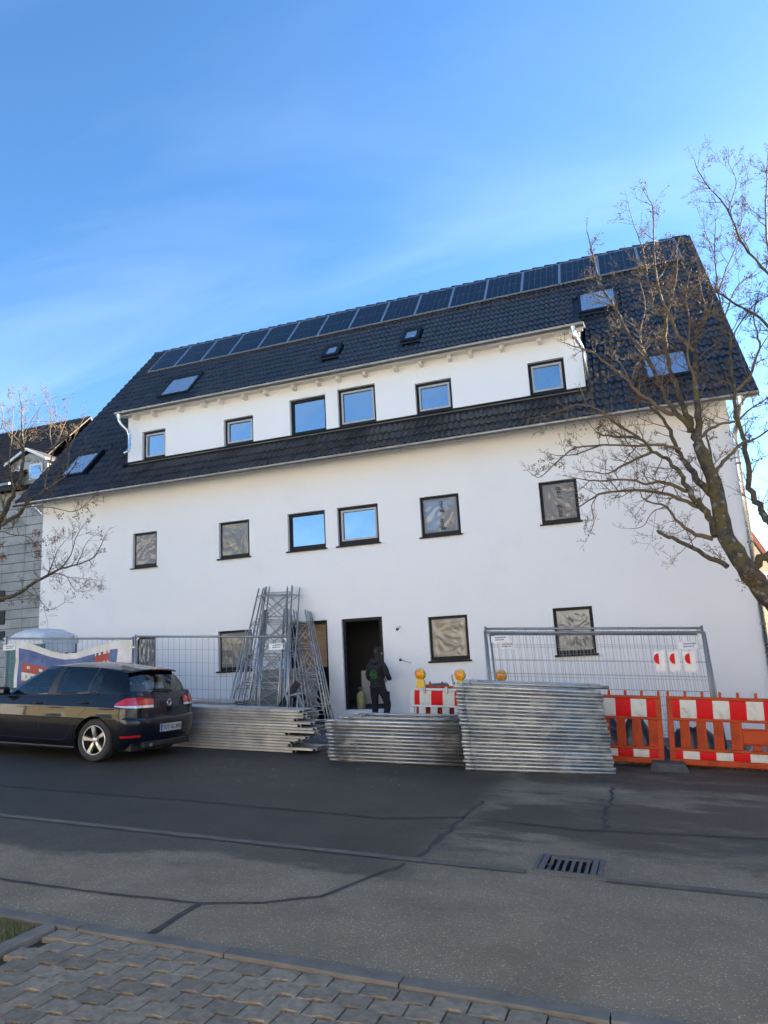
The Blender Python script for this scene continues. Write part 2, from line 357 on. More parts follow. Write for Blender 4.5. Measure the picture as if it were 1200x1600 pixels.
M['kerb'] = mat('concrete_kerb', (0.165, 0.145, 0.118), 0.88, col2=(0.105, 0.094, 0.080), scale=6, detail=8, rnd=0.10, bump=0.002, bscale=120)
M['joint'] = mat('joint_sand', (0.022, 0.020, 0.016), 0.95, col2=(0.03, 0.032, 0.015), scale=9)
M['moss'] = mat('moss', (0.035, 0.042, 0.012), 0.95, col2=(0.06, 0.048, 0.018), scale=14, bump=0.004, bscale=90)
M['grass'] = mat('grass', (0.085, 0.095, 0.020), 0.8, col2=(0.17, 0.13, 0.045), scale=5)
def sheet(name, xs, ys, dz, m, wob=0.0, hole=None):
    mb = MB(); r = random.Random(3)
    for x in xs:
        for y in ys: mb.v.append((x, y, gz(x, y)+dz+(r.uniform(-wob, wob) if wob else 0)))
    n = len(ys)
    for i in range(len(xs)-1):
        for j in range(n-1):
            if hole and hole[0] < (xs[i]+xs[i+1])/2 < hole[1] and hole[2] < (ys[j]+ys[j+1])/2 < hole[3]: continue
            mb.f.append([i*n+j, (i+1)*n+j, (i+1)*n+j+1, i*n+j+1]); mb.mi.append(0); mb.sm.append(True)
    return mb.thing(name, m, (0, 0, 0))
def fr(a, b, n): return [a+(b-a)*i/n for i in range(n+1)]
tag(sheet('ground', [-900, -300, -100, -45, -20, 0, 20, 45, 100, 300, 900], [-900, -300, -80, -30, -8, 3, 17.5, 40, 100, 300, 900], -0.10, M['field']), kind='structure')
D0 = Vector((-0.97, 5.905, 0)); DW, DD = 0.48, 0.46
road = tag(sheet('road', sorted(fr(-45, 45, 30)+[D0.x, D0.x+DW]), [3.745, 5, D0.y, D0.y+DD, 7, 9, 11, 12.75], 0.0, M['asphalt'], hole=(D0.x, D0.x+DW, D0.y, D0.y+DD)), kind='structure')
site = tag(sheet('building_site_ground', fr(-30, 20, 200), fr(12.7, 17.4, 24), -0.004, M['soil'], 0.012), kind='structure')
def strip(name, pts, w, m, dz=0.004, seed=1, label=None, jag=0.25):
    r = random.Random(seed); mb = MB(); fine = []
    for i in range(len(pts)-1):
        a, b = pts[i], pts[i+1]; L = math.dist(a, b); n = max(1, int(L/0.12))
        for k in range(n): fine.append((a[0]+(b[0]-a[0])*k/n, a[1]+(b[1]-a[1])*k/n))
    fine.append(pts[-1]); N = len(fine)
    for i, p in enumerate(fine):
        a = fine[max(0, i-1)]; b = fine[min(N-1, i+1)]; d = Vector((b[0]-a[0], b[1]-a[1])).normalized(); q = Vector((-d.y, d.x)); jx = r.uniform(-1, 1)*w*jag
        for s in (-1, 1):
            ww = w/2*(1+r.uniform(-jag, jag)); x = p[0]+q.x*(s*ww+jx); y = p[1]+q.y*(s*ww+jx); mb.v.append((x, y, gz(x, y)+dz))
    for i in range(N-1): mb.f.append([2*i, 2*i+2, 2*i+3, 2*i+1]); mb.mi.append(0); mb.sm.append(True)
    o = mb.build(name, m, road)
    return o
strip('gutter_band', [(-20, 5.62), (-6.2, 5.80), (-2.1, 5.83), (-1.02, 5.845), ], 0.11, M['gutterstrip'], 0.004, 3, jag=0.03)
strip('gutter_band', [(-0.44, 5.85), (0.63, 5.89), (14, 6.05)], 0.11, M['gutterstrip'], 0.004, 4, jag=0.03)
strip('gutter_joint', [(-20, 5.555), (-6.2, 5.735), (-2.1, 5.77), (0.63, 5.825), (14, 5.98)], 0.008, M['seam'], 0.008, 5, jag=0.6)
strip('bitumen_seam', [(-9, 4.30), (-4.57, 4.24), (-3.72, 4.255), (-2.92, 4.335), (-2.55, 4.49), (-2.25, 4.74), (-2.12, 5.2), (-1.95, 5.71)], 0.034, M['seam'], 0.004, 6)
strip('bitumen_seam', [(-1.93, 5.92), (-1.92, 6.6), (-1.91, 7.25), (-1.9, 8.4)], 0.045, M['seam'], 0.004, 7, jag=0.5)
strip('bitumen_seam', [(-2.92, 4.32), (-2.93, 4.1), (-2.90, 3.76)], 0.045, M['seam'], 0.006, 8, jag=0.15)
strip('bitumen_seam', [(-14, 6.8), (-7.62, 7.01), (-4.9, 7.12), (-2.65, 7.14), (-1.94, 7.48), (-0.78, 7.38), (0.9, 7.67), (9, 8.4)], 0.030, M['seam'], 0.008, 9, jag=0.4)
strip('bitumen_seam', [(-0.52, 7.50), (-0.55, 8.3), (-0.50, 9.0), (-0.54, 9.9)], 0.045, M['seam'], 0.005, 10, jag=0.7)
# --- kerb stones along the near edge of the road
pave = tag(sheet('pavement', fr(-45, 45, 30), [-6, 0, 2, 3.63], -0.020, M['joint']), kind='structure')
kx = -9.32; i = 0
while kx < 6:
    L = 1.0; mb = MB(); x0, x1 = kx+0.004, kx+L-0.004; prof = [(3.640, -0.15), (3.640, 0.020), (3.648, 0.026), (3.735, 0.026), (3.743, 0.018), (3.743, -0.15)]
    dzr = rng.uniform(-0.004, 0.004)
    vs = [(x, y, gz(x, y)+dz+dzr) for x in (x0, x1) for (y, dz) in prof]; n = len(prof)
    mb.add(vs, [tuple(range(n))[::-1], tuple(range(n, 2*n))]+[(k, (k+1) % n, n+(k+1) % n, n+k) for k in range(n)])
    mb.build('kerb_stone', M['kerb'], pave); kx += L
strip('kerb_moss', [(-6, 3.632), (-2.9, 3.632), (-1.2, 3.633), (2, 3.633)], 0.016, M['moss'], -0.006, 12, jag=0.5).parent = pave
# --- interlocking paving stones, one shared shape
PX, PY = 0.178, 0.133
wave = [(0, 0), (0.055, 0), (0.083, 0.021), (0.140, 0.021), (0.168, 0.0)]
out = [(u+0.004, v+0.004) for u, v in wave]+[(PX-0.004, 0.004)]
out += [(u-0.004, v+PY-0.004) for u, v in [(PX, 0), (0.168, 0.0), (0.140, 0.021), (0.083, 0.021), (0.055, 0)]]+[(0.004, PY-0.004)]
cx = sum(p[0] for p in out)/len(out); cy = sum(p[1] for p in out)/len(out)
mb = MB(); n = len(out)
top = [(cx+(u-cx)*0.972, cy+(v-cy)*0.965, 0.0) for u, v in out]; rim = [(u, v, -0.004) for u, v in out]; low = [(u, v, -0.05) for u, v in out]
mb.add(top+rim+low, [tuple(range(n))]+[(k, n+k, n+(k+1) % n, (k+1) % n) for k in range(n)]+[(n+k, 2*n+k, 2*n+(k+1) % n, n+(k+1) % n) for k in range(n)])
stone_me = mb.mesh('paving_stone', M['stone'])
row = 0; y = 3.63-PY
slope = (math.atan(-0.03), math.atan(0.057))
while row < 11:
    x = -3.44-(PX/2 if row % 2 else 0)
    while x < 1.3:
        if x > -3.46:
            o = bpy.data.objects.new('paving_stone', stone_me); C.objects.link(o); o.parent = pave
            o.location = (x, y, gz(x, y)+0.008+rng.uniform(-0.003, 0.003)); o.rotation_euler = (slope[0]+rng.uniform(-.012, .012), slope[1]+rng.uniform(-.012, .012), rng.uniform(-.008, .008))
        x += PX
    y -= PY; row += 1
mb = MB()                                    # the rest of the pavement beyond the single stones
for r_ in range(-20, 40):
    yy = 3.63-PY*(r_+1) if r_ >= 0 else None
    if yy is None: continue
    for q in range(-5, 70):
        xx = -3.44+q*PX-(PX/2 if r_ % 2 else 0)
        inside = r_ < 11 and xx > -3.46 and xx < 1.3
        if inside or xx < -3.46: continue
        z = gz(xx, yy)+0.008; mb.add([(xx+u, yy+v, z+w-0.057*u-0.03*v) for u, v, w in top+rim], [tuple(range(n))]+[(k, n+k, n+(k+1) % n, (k+1) % n) for k in range(n)])
tag(mb.build('paving_stones_further_off', M['stone'], pave), kind='stuff')
# --- edging stone between lawn and paving, and the lawn corner
for k in range(4):
    mb = MB(); y1 = 3.625-k*0.5; y0 = y1-0.494
    prof = [(-3.555, -0.1), (-3.555, 0.018), (-3.545, 0.026), (-3.470, 0.026), (-3.460, 0.018), (-3.460, -0.1)]
    vs = [(x-0.02*k, y, gz(x, y)+dz) for y in (y1, y0) for (x, dz) in prof]; n6 = 6
    mb.add(vs, [tuple(range(6)), tuple(range(6, 12))[::-1]]+[(q, 6+q, 6+(q+1) % 6, (q+1) % 6) for q in range(6)])
    mb.build('edging_stone', M['kerb'], pave)
tag(sheet('lawn', fr(-12, -3.56, 12), fr(0.5, 3.625, 6), 0.012, M['soil'], 0.004), kind='structure')
mb = MB()
for k in range(26000):
    x = -3.565-abs(rng.gauss(0, 1.1)); yy = rng.uniform(1.9, 3.61); h = rng.uniform(0.012, 0.04); a = rng.uniform(0, 6.28); w = rng.uniform(0.002, 0.004); z = gz(x, yy)+0.008
    dx, dy = math.cos(a), math.sin(a); ln = rng.uniform(0.3, 1.1)*h
    mb.add([(x-dy*w, yy+dx*w, z), (x+dy*w, yy-dx*w, z), (x+dx*ln, yy+dy*ln, z+h)], [(0, 1, 2)])
tag(mb.thing('grass', M['grass'], (-4, 3, gz(-4, 3))), 'short green grass at the pavement edge', 'grass', kind='stuff')
# --- street drain
M['iron'] = mat('cast_iron', (0.085, 0.085, 0.088), 0.55, 0.5, col2=(0.14, 0.135, 0.13), scale=12, r2=0.8, bump=0.001, bscale=90)
M['concrete'] = mat('worn_concrete', (0.20, 0.19, 0.18), 0.9, col2=(0.12, 0.115, 0.11), scale=14, bump=0.003, bscale=60)
dr = empty('street_drain', (D0.x+DW/2, D0.y+DD/2, gz(D0.x+DW/2, D0.y+DD/2)), 'rectangular cast iron street drain grate set in the asphalt', 'drain')
def on(x, y, dz): return Vector((x, y, gz(x, y)+dz))
mb = MB()
for (a, b) in (((D0.x, D0.y), (D0.x+DW, D0.y)), ((D0.x, D0.y+DD), (D0.x+DW, D0.y+DD)), ((D0.x, D0.y), (D0.x, D0.y+DD)), ((D0.x+DW, D0.y), (D0.x+DW, D0.y+DD))):
    mb.bar(on(*a, 0.004), on(*b, 0.004), 0.028, 0.018)
mb.build('frame', M['iron'], dr)
mb = MB(); q4 = [(D0.x, D0.y), (D0.x+DW, D0.y), (D0.x+DW, D0.y+DD), (D0.x, D0.y+DD)]
mb.add([on(*p, 0.0) for p in q4]+[on(*p, -0.09) for p in q4], [(4, 5, 6, 7)]+[(k, (k+1) % 4, 4+(k+1) % 4, 4+k) for k in range(4)]); mb.build('shaft', M['dark'], dr)
for k in range(6):
    x = D0.x+0.10+k*0.056; mb = MB(); mb.bar(on(x, D0.y+0.015, 0.008), on(x, D0.y+DD-0.05, 0.008), 0.026, 0.010, bev=0.003); mb.build('grate_bar', M['iron'], dr)
for x in (D0.x+0.045, D0.x+DW-0.045):
    mb = MB(); mb.bar(on(x, D0.y+0.015, 0.0085), on(x, D0.y+DD-0.015, 0.0085), 0.045, 0.010); mb.build('end_plate', M['iron'], dr)
mb = MB(); mb.bar(on(D0.x+0.08, D0.y+DD-0.075, 0.0045), on(D0.x+DW-0.08, D0.y+DD-0.075, 0.0045), 0.03, 0.006); mb.build('ledge', M['concrete'], dr)
M['leaf'] = mat('dry_leaf', (0.22, 0.085, 0.03), 0.8, col2=(0.12, 0.05, 0.02), scale=9, rnd=0.3)
def leaf_on(x, y, s, seed):
    r = random.Random(seed); mb = MB(); pts = []
    for k in range(9):
        a = k/9*6.283; rr = s*(0.6+0.4*abs(math.sin(2.5*a))); pts.append(Vector((math.cos(a)*rr, math.sin(a)*rr*0.8, r.uniform(0, 0.3)*s)))
    z = gz(x, y)+0.006; mb.add([(x, y, z+0.25*s)]+[(x+p.x, y+p.y, z+p.z) for p in pts], [(0, 1+k, 1+(k+1) % 9) for k in range(9)])
    return mb
tag(leaf_on(D0.x+0.105, D0.y+0.12, 0.035, 1).thing('fallen_leaf', M['leaf']), 'crumpled brown leaf caught on the drain grate', 'leaf').location.z += 0.014
tag(leaf_on(0.62, 6.35, 0.03, 2).thing('fallen_leaf', M['leaf']), 'pale dry leaf lying alone on the asphalt at the right', 'leaf')
# ================================================================ THE WHITE HOUSE
YF, XL, XR = 16.5, -16.74, 2.38
YE, ZE, YR, ZR = 15.9, 6.48, 22.4, 13.82
VL, VR = -17.15, 2.90
ca = math.atan2(ZR-ZE, YR-YE); cs, sn = math.cos(ca), math.sin(ca); SL = math.hypot(YR-YE, ZR-ZE)
def RP(x, s, h=0.0): return Vector((x, YE+cs*s-sn*h, ZE+sn*s+cs*h))
def sY(Y): return (Y-YE)/cs
YB = 2*YR-YF
house = empty('white_house', ((XL+XR)/2, YF, gz((XL+XR)/2, YF)), 'long white rendered three-storey house with black tiled roof and wide dormer', 'house')
HO = OFF[house]
# openings: (name, x0, x1, z0, z1)
def wx(px, py, Y=YF): return P(px, py, Y).x
zt1, zs1 = 3.655+CZ, 2.655+CZ
zt0, zs0 = P(864.6, 950.6, YF).z, -0.335+CZ
doorX0, doorX1, doorZ0, doorZ1 = wx(534.6, 1000), wx(598.5, 1000), P(542, 1109, YF).z, P(534.2, 967.5, YF).z
row1 = [(207.5, 245.0, 'film'), (342, 389.5, 'film'), (449.5, 508, 'sky'), (527, 591, 'skysash'), (656.5, 718, 'print'), (843.5, 903.5, 'print')]
row0 = [(211, 243, 'film'), (341, 394, 'filmdark'), (671, 733, 'cream'), (867.5, 930, 'film')]
op = []
for a, b, k in row1: op.append((wx(a, 850-(a-207)*0.105), wx(b, 850-(b-207)*0.105), zs1, zt1, k))
for a, b, k in row0: op.append((wx(a, 1025-(a-340)*0.05), wx(b, 1025-(b-340)*0.05), zs0, zt0, k))
bigX0, bigX1, bigZ1 = wx(452, 1000), wx(512, 1000), P(505, 969, YF).z
wallops = [(a, b, c, d) for a, b, c, d, k in op]+[(doorX0, doorX1, doorZ0-0.42, doorZ1), (bigX0, bigX1, doorZ0-0.30, bigZ1)]
def holed_wall(mb, x0, x1, z0, z1, Y, holes, depth, m=0):
    xs = sorted({x0, x1, *[h[0] for h in holes], *[h[1] for h in holes]}); zs = sorted({z0, z1, *[h[2] for h in holes], *[h[3] for h in holes]})
    for i in range(len(xs)-1):
        for j in range(len(zs)-1):
            cx, cz = (xs[i]+xs[i+1])/2, (zs[j]+zs[j+1])/2
            if any(h[0] < cx < h[1] and h[2] < cz < h[3] for h in holes): continue
            mb.quad((xs[i], Y, zs[j]), (xs[i+1], Y, zs[j]), (xs[i+1], Y, zs[j+1]), (xs[i], Y, zs[j+1]), m)
    for a, b, c, d in holes:
        mb.quad((a, Y, c), (a, Y, d), (a, Y+depth, d), (a, Y+depth, c), m); mb.quad((b, Y, d), (b, Y, c), (b, Y+depth, c), (b, Y+depth, d), m)
        mb.quad((a, Y, d), (b, Y, d), (b, Y+depth, d), (a, Y+depth, d), m); mb.quad((b, Y, c), (a, Y, c), (a, Y+depth, c), (b, Y+depth, c), m)
ZW = ZE+(YF-YE)*sn/cs-0.06
ZB = -0.9
mb = MB(); holed_wall(mb, XL, XR, ZB, ZW, YF, wallops, 0.20); 
facade = mb.build('front_wall', M['plaster'], house)
for nm, x, fl in (('gable_wall', XL, 1), ('gable_wall', XR, 0)):
    mb = MB(); poly = [(x, YF, ZB), (x, YB, ZB), (x, YB, ZW), (x, YR, ZR-0.12), (x, YF, ZW)]
    mb.add(poly, [tuple(range(5)) if not fl else tuple(range(5))[::-1]]); mb.build(nm, M['plaster'], house)
mb = MB(); mb.quad((XR, YB, ZB), (XL, YB, ZB), (XL, YB, ZW), (XR, YB, ZW)); mb.build('rear_wall', M['plaster'], house)
mb = MB()                                       # rooms behind the openings
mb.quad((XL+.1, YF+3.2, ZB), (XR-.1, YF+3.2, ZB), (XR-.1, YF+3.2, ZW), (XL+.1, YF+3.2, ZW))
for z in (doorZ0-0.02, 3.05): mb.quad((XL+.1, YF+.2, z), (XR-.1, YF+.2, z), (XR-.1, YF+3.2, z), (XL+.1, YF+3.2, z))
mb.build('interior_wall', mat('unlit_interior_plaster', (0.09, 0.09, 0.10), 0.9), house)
# ------------------------------------------------ roof
roof_mb = MB()
pts = [RP(VL, 0, 0), RP(VR, 0, 0), RP(VR, SL, 0), RP(VL, SL, 0)]
roof_mb.prism(pts, (0, sn*0.10, -cs*0.10))
bk = lambda p: Vector((p.x, 2*YR-p.y, p.z))
roof_mb.prism([bk(p) for p in pts][::-1], (0, -sn*0.10, -cs*0.10))
roof = roof_mb.build('roof', M['anthdull'], house)
CW, CS = 0.300, 0.3345
nc, nr = int((VR-VL)/CW), int(SL/CS)
CW = (VR-VL)/nc; CS = SL/nr
def tile_geo(seg=9, back=False):
    vs = []; fs = []
    for j, (v, hb) in enumerate(((-0.030, 0.072), (0.10, 0.062), (CS+0.02, 0.030))):
        for i in range(seg+1):
            u = i/seg*(CW+0.012); w = 2*math.pi*u/(CW/2); hh = 0.026*math.cos(w)+0.008*math.cos(2*w)
            vs.append((u, v, hb+hh))
    n = seg+1
    for i in range(seg): vs_ = None
    for j in range(2):
        for i in range(seg): fs.append((j*n+i, j*n+i+1, (j+1)*n+i+1, (j+1)*n+i))
    o = len(vs)
    for i in range(n): x, y, z = vs[i]; vs.append((x, y+0.002, z-0.036))
    for i in range(seg): fs.append((o+i, o+i+1, i+1, i))
    return vs, fs
tv, tf = tile_geo()
skylights = [('A', -16.20, -15.18, 16.52, 17.38), ('B', -14.80, -13.50, 19.45, 20.36), ('C', -8.72, -8.12, 19.85, 20.38), ('D', -5.98, -5.38, 19.82, 20.37), ('E', -0.58, 0.52, 19.46, 20.42), ('F', 0.78, 1.83, 16.54, 17.38)]
YD, DXL, DXR = 16.72, -13.80, -0.52
ZDG = (P(190, 649.5, 16.28).z+P(900, 510, 16.28).z)/2+0.075        # dormer gutter centre
YDR = 18.97
cands = []
for c in range(nc):
    for r_ in range(nr):
        x = VL+c*CW; s = r_*CS; mid = RP(x+CW/2, s+CS/2)
        if mid.y > YD-0.10 and mid.y < 19.15 and DXL-0.02 < mid.x < DXR+0.05: continue
        skip = False
        for _, a, b, y0, y1 in skylights:
            if a-0.02 < mid.x < b+0.02 and y0-0.03 < mid.y < y1+0.03: skip = True
        if -16.45 < mid.x < 2.35 and 21.35 < mid.y < 22.05: skip = True     # under the solar panels
        if skip: continue
        d = mid-Vector((0, 0, CZ)); cands.append((d.length, c, r_))
cands.sort()
tme = bpy.data.meshes.new('roof_tile'); tme.from_pydata(tv, [], tf); tme.materials.append(M['tile'])
for p in tme.polygons: p.use_smooth = True
tme.update()
def smooth_angle(me, ang=40):
    try: me.set_sharp_from_angle(angle=R(ang))
    except Exception: pass
smooth_angle(tme)
trng = random.Random(11)
for k, (d, c, r_) in enumerate(cands[:300]):
    o = bpy.data.objects.new('roof_tile', tme); C.objects.link(o); o.parent = roof
    o.location = RP(VL+c*CW, r_*CS, trng.uniform(0, 0.004))-HO; o.rotation_euler = (ca+trng.uniform(-.006, .006), trng.uniform(-.006, .006), 0)
mb = MB()
for d, c, r_ in cands[300:]:
    j = trng.uniform(0, 0.005); tl = trng.uniform(-0.012, 0.012)
    mb.add([RP(VL+c*CW+u, r_*CS+v, h+j+tl*(u-CW/2)) for u, v, h in tv], tf, 0, True)
o = tag(mb.build('roof_tiles_further_up', M['tile'], roof), kind='stuff'); smooth_angle(o.data)
mb = MB()                                     # rear slope, coarser
for c in range(nc):
    x = VL+c*CW
    for r_ in range(0, nr, 2):
        mb.add([bk(RP(x+u, r_*CS+v, h)) for u, v, h in ((0, 0, .05), (CW, 0, .05), (CW, min(CS*2, SL-r_*CS), .02), (0, min(CS*2, SL-r_*CS), .02))], [(3, 2, 1, 0)])
tag(mb.build('rear_roof_tiles', M['tile'], roof), kind='stuff')
# ridge tiles and verge boards
L = 0.40; k = 0; x = VL
while x < VR-0.05:
    mb = MB(); x1 = min(x+L, VR); up = 0.02
    prof = [(-0.13, -0.10), (-0.10, -0.02), (-0.052, 0.035), (0, 0.050), (0.052, 0.035), (0.10, -0.02), (0.13, -0.10)]
    A = [(x-0.03, YR+a, ZR+b+0.060+up) for a, b in prof]; B = [(x1, YR+a*0.9, ZR+b+0.035) for a, b in prof]
    A2 = [(p[0], p[1]*1.0, p[2]-0.02) for p in A]
    mb.add(A+B+A2, [(q, q+1, 7+q+1, 7+q) for q in range(6)]+[(14+q, 14+q+1, q+1, q) for q in range(6)], 0, True)
    mb.build('ridge_tile', M['tile'], roof); x = x1
for vx, sg in ((VL, -1), (VR, 1)):
    for f in (lambda p: p, bk):
        mb = MB()
        for r_ in range(nr):
            a = RP(vx, r_*CS-0.03, 0.075); b = RP(vx, (r_+1)*CS, 0.055)
            if f is bk: a, b = bk(a), bk(b)
            mb.prism([a, b, b-Vector((0, 0, 0.16)), a-Vector((0, 0, 0.16))], (sg*0.025, 0, 0))
        mb.build('verge_tiles', M['tile'], roof)
# soffit and rafters of the main eave
def under(x, s, h): return RP(x, s, h)
mb = MB(); mb.prism([RP(XL, 0.02, -0.125), RP(XL, sY(YF)+0.05, -0.125), RP(XL, sY(YF)+0.05, -0.105), RP(XL, 0.02, -0.105)], (XR-XL, 0, 0)); mb.build('soffit', M['whitewood'], house)
for x0, x1 in ((VL, XL), (XR, VR)):
    mb = MB(); mb.prism([RP(x0, 0.0, -0.125), RP(x0, SL-0.15, -0.125), RP(x0, SL-0.15, -0.104), RP(x0, 0.0, -0.104)], (x1-x0, 0, 0)); mb.build('verge_soffit', M['whitewood'], house)
for px in (118, 152, 184, 222, 256, 291, 327, 362, 398, 436, 473, 513, 553, 592, 635, 677, 721, 766, 815, 862, 915, 968, 1022):
    x = wx(px, 782-px*0.152, YF-0.2); mb = MB()
    poly = [RP(x, 0.10, -0.126), RP(x, sY(YF)+0.02, -0.126), RP(x, sY(YF)+0.02, -0.30), RP(x, 0.46, -0.27), RP(x, 0.22, -0.215), RP(x, 0.10, -0.165)]
    mb.prism([p-Vector((0.05, 0, 0)) for p in poly], (0.10, 0, 0)); mb.build('rafter_tail', M['whitewood'], house)
# ------------------------------------------------ gutters
def gutter(x0, x1, Y, Z, r=0.075, step=0.85):
    mb = MB(); n = 10; vs = []
    prof = [(math.cos(math.pi+math.pi*k/n)*r, math.sin(math.pi+math.pi*k/n)*r) for k in range(n+1)]
    prof = [(-r-0.006, 0.016), (-r+0.004, 0.020)]+[(a, b) for a, b in prof]+[(r, 0.035)]
    for x in (x0, x1): vs += [(x, Y+a, Z+b) for a, b in prof]
    m = len(prof); mb.add(vs, [(k, k+1, m+k+1, m+k) for k in range(m-1)], 0, True)
    for x in (x0, x1): mb.add([(x, Y+a, Z+b) for a, b in prof[2:-1]], [tuple(range(n+1))])
    g = mb.build('gutter', M['zinc'], house)
    x = x0+0.35
    while x < x1-0.1:
        b = MB(); pr = [(-r-0.012, 0.026)]+[(math.cos(math.pi+math.pi*k/8)*(r+0.006), math.sin(math.pi+math.pi*k/8)*(r+0.006)) for k in range(9)]
        vs = [(x+dx, Y+a, Z+c) for dx in (-0.011, 0.011) for a, c in pr]; q = len(pr)
        b.add(vs, [(k, k+1, q+k+1, q+k) for k in range(q-1)], 0, True); b.build('gutter_bracket', M['zinc'], g); x += step
    return g
YG = 15.82; ZG = (P(150, 774, YG).z+P(1180, 617, YG).z)/2+0.075
gutter(VL-0.06, VR+0.02, YG, ZG)
gutter(P(181, 644, 16.28).x, P(912, 506, 16.28).x, 16.28, ZDG)
def pipe(name, pts, r, m=M['zincbright']):
    mb = MB(); mb.path(pts, r, 12); o = mb.build(name, m, house)
    return o
def rings(o, pts, r):
    for p in pts:
        mb = MB(); mb.lathe([(r+0.002, -0.02), (r+0.009, -0.018), (r+0.009, 0.018), (r+0.002, 0.02)], p, n=12); mb.build('pipe_clamp', M['zinc'], o)
dpx = XR+0.02
o = pipe('downpipe', [(VR-0.35, YG, ZG-0.06), (VR-0.36, YG+0.02, ZG-0.16), (VR-0.40, YF-0.25, ZG-0.5), (dpx+0.03, YF-0.10, ZG-0.72), (dpx+0.02, YF-0.09, ZG-0.9), (dpx+0.02, YF-0.09, -0.62)], 0.055)
rings(o, [(dpx+0.02, YF-0.09, z) for z in (5.1, 3.4, 1.7, 0.2)], 0.055)
mb = MB(); mb.lathe([(0.055, -0.2), (0.06, -0.12), (0.085, -0.02)], (VR-0.35, YG, ZG-0.03), n=12); mb.build('hopper', M['zincbright'], o)
xl = P(184, 645, 16.28).x+0.05
o = pipe('downpipe', [(xl, 16.28, ZDG-0.05), (xl, 16.28, ZDG-0.2), (xl+0.04, 16.33, ZDG-0.34), (xl+0.17, 16.46, ZDG-0.52), (xl+0.21, 16.50, ZDG-0.66), (xl+0.21, 16.50, ZDG-1.06), (xl+0.19, 16.46, ZDG-1.16), (xl+0.10, 16.40, ZDG-1.24)], 0.045)
mb = MB(); mb.lathe([(0.045, -0.16), (0.05, -0.10), (0.075, 0.0)], (xl, 16.28, ZDG-0.05), n=12); mb.build('hopper', M['zincbright'], o)
xr = DXR-0.02
o = pipe('downpipe', [(xr-0.10, 16.28, ZDG-0.05), (xr-0.10, 16.28, ZDG-0.2), (xr-0.06, 16.33, ZDG-0.34), (xr+0.06, 16.52, ZDG-0.56), (xr+0.09, 16.58, ZDG-0.7), (xr+0.09, 16.58, ZDG-1.32)], 0.045)
mb = MB(); mb.lathe([(0.045, -0.16), (0.05, -0.10), (0.075, 0.0)], (xr-0.10, 16.28, ZDG-0.05), n=12); mb.build('hopper', M['zincbright'], o)
# ------------------------------------------------ dormer
zdb = RP(0, sY(YD)).z
zdt = ZDG-0.02
dw = []
for a, b, ya, yb, k in ((222, 258.3, 675, 724, 'sashtree'), (349.6, 395.8, 655, 704, 'skysash'), (453, 509.5, 623.5, 687, 'sky'), (528, 587.5, 606.5, 674, 'skysash'), (649.5, 707, 597.5, 655, 'skysash'), (826, 884, 565, 622.5, 'skysash')):
    m_ = (ya+yb)/2; dw.append((wx(a, m_, YD), wx(b, m_, YD), max(zdb+0.05, P((a+b)/2, yb-3, YD).z), P((a+b)/2, ya-3, YD).z, k))
mb = MB(); holed_wall(mb, DXL, DXR, zdb-0.03, zdt+0.05, YD, [w[:4] for w in dw], 0.18); mb.build('dormer_wall', M['plaster'], house)
for x, sg in ((DXL, -1), (DXR, 1)):
    mb = MB(); y1 = YDR+0.1; mb.prism([(x, YD, zdb-0.05), (x, y1, RP(0, sY(y1)).z-0.05), (x, YD+0.02, zdt+0.1)], (-sg*0.05, 0, 0)); mb.build('dormer_cheek', M['anthdull'], house)
a20 = math.atan2(RP(0, sY(YDR)).z+0.02-(ZDG+0.03), YDR-16.30); 
mb = MB(); mb.prism([(DXL-0.22, 16.30, ZDG+0.01), (DXL-0.22, YDR, RP(0, sY(YDR)).z), (DXL-0.22, YDR, RP(0, sY(YDR)).z+0.04), (DXL-0.22, 16.30, ZDG+0.05)], (DXR-DXL+0.32, 0, 0))
dro = mb.build('dormer_roof', M['tile'], house)
mb = MB(); mb.prism([(DXL-0.2, 16.36, ZDG+0.005), (DXL-0.2, YD, ZDG+0.005), (DXL-0.2, YD, ZDG-0.02), (DXL-0.2, 16.36, ZDG-0.02)], (DXR-DXL+0.28, 0, 0)); mb.build('dormer_soffit', M['whitewood'], house)
mb = MB(); mb.box(((DXL+DXR)/2, 16.375, ZDG-0.045), (DXR-DXL+0.30, 0.03, 0.07)); mb.build('fascia_board', M['whitewood'], house)
for px in (213, 241, 282, 319, 345, 382, 416, 459, 498, 529, 570, 618, 657, 702, 735, 784, 842, 893):
    x = wx(px, 690-px*0.19, YD-0.1); mb = MB(); zt = ZDG-0.022
    mb.prism([(x-0.045, 16.50, zt), (x-0.045, YD+.01, zt), (x-0.045, YD+.01, zt-0.15), (x-0.045, 16.56, zt-0.14), (x-0.045, 16.50, zt-0.11)], (0.09, 0, 0)); mb.build('rafter_tail', M['whitewood'], house)
mb = MB(); mb.prism([RP(DXL-0.12, sY(YD)-0.10, 0.085), RP(DXL-0.12, sY(YD)-0.0, 0.09), Vector((DXL-0.12, YD-0.004, zdb+0.085)), Vector((DXL-0.12, YD-0.012, zdb+0.085)), RP(DXL-0.12, sY(YD)-0.02, 0.10)], (DXR-DXL+0.24, 0, 0)); mb.build('flashing', M['anth'], house)
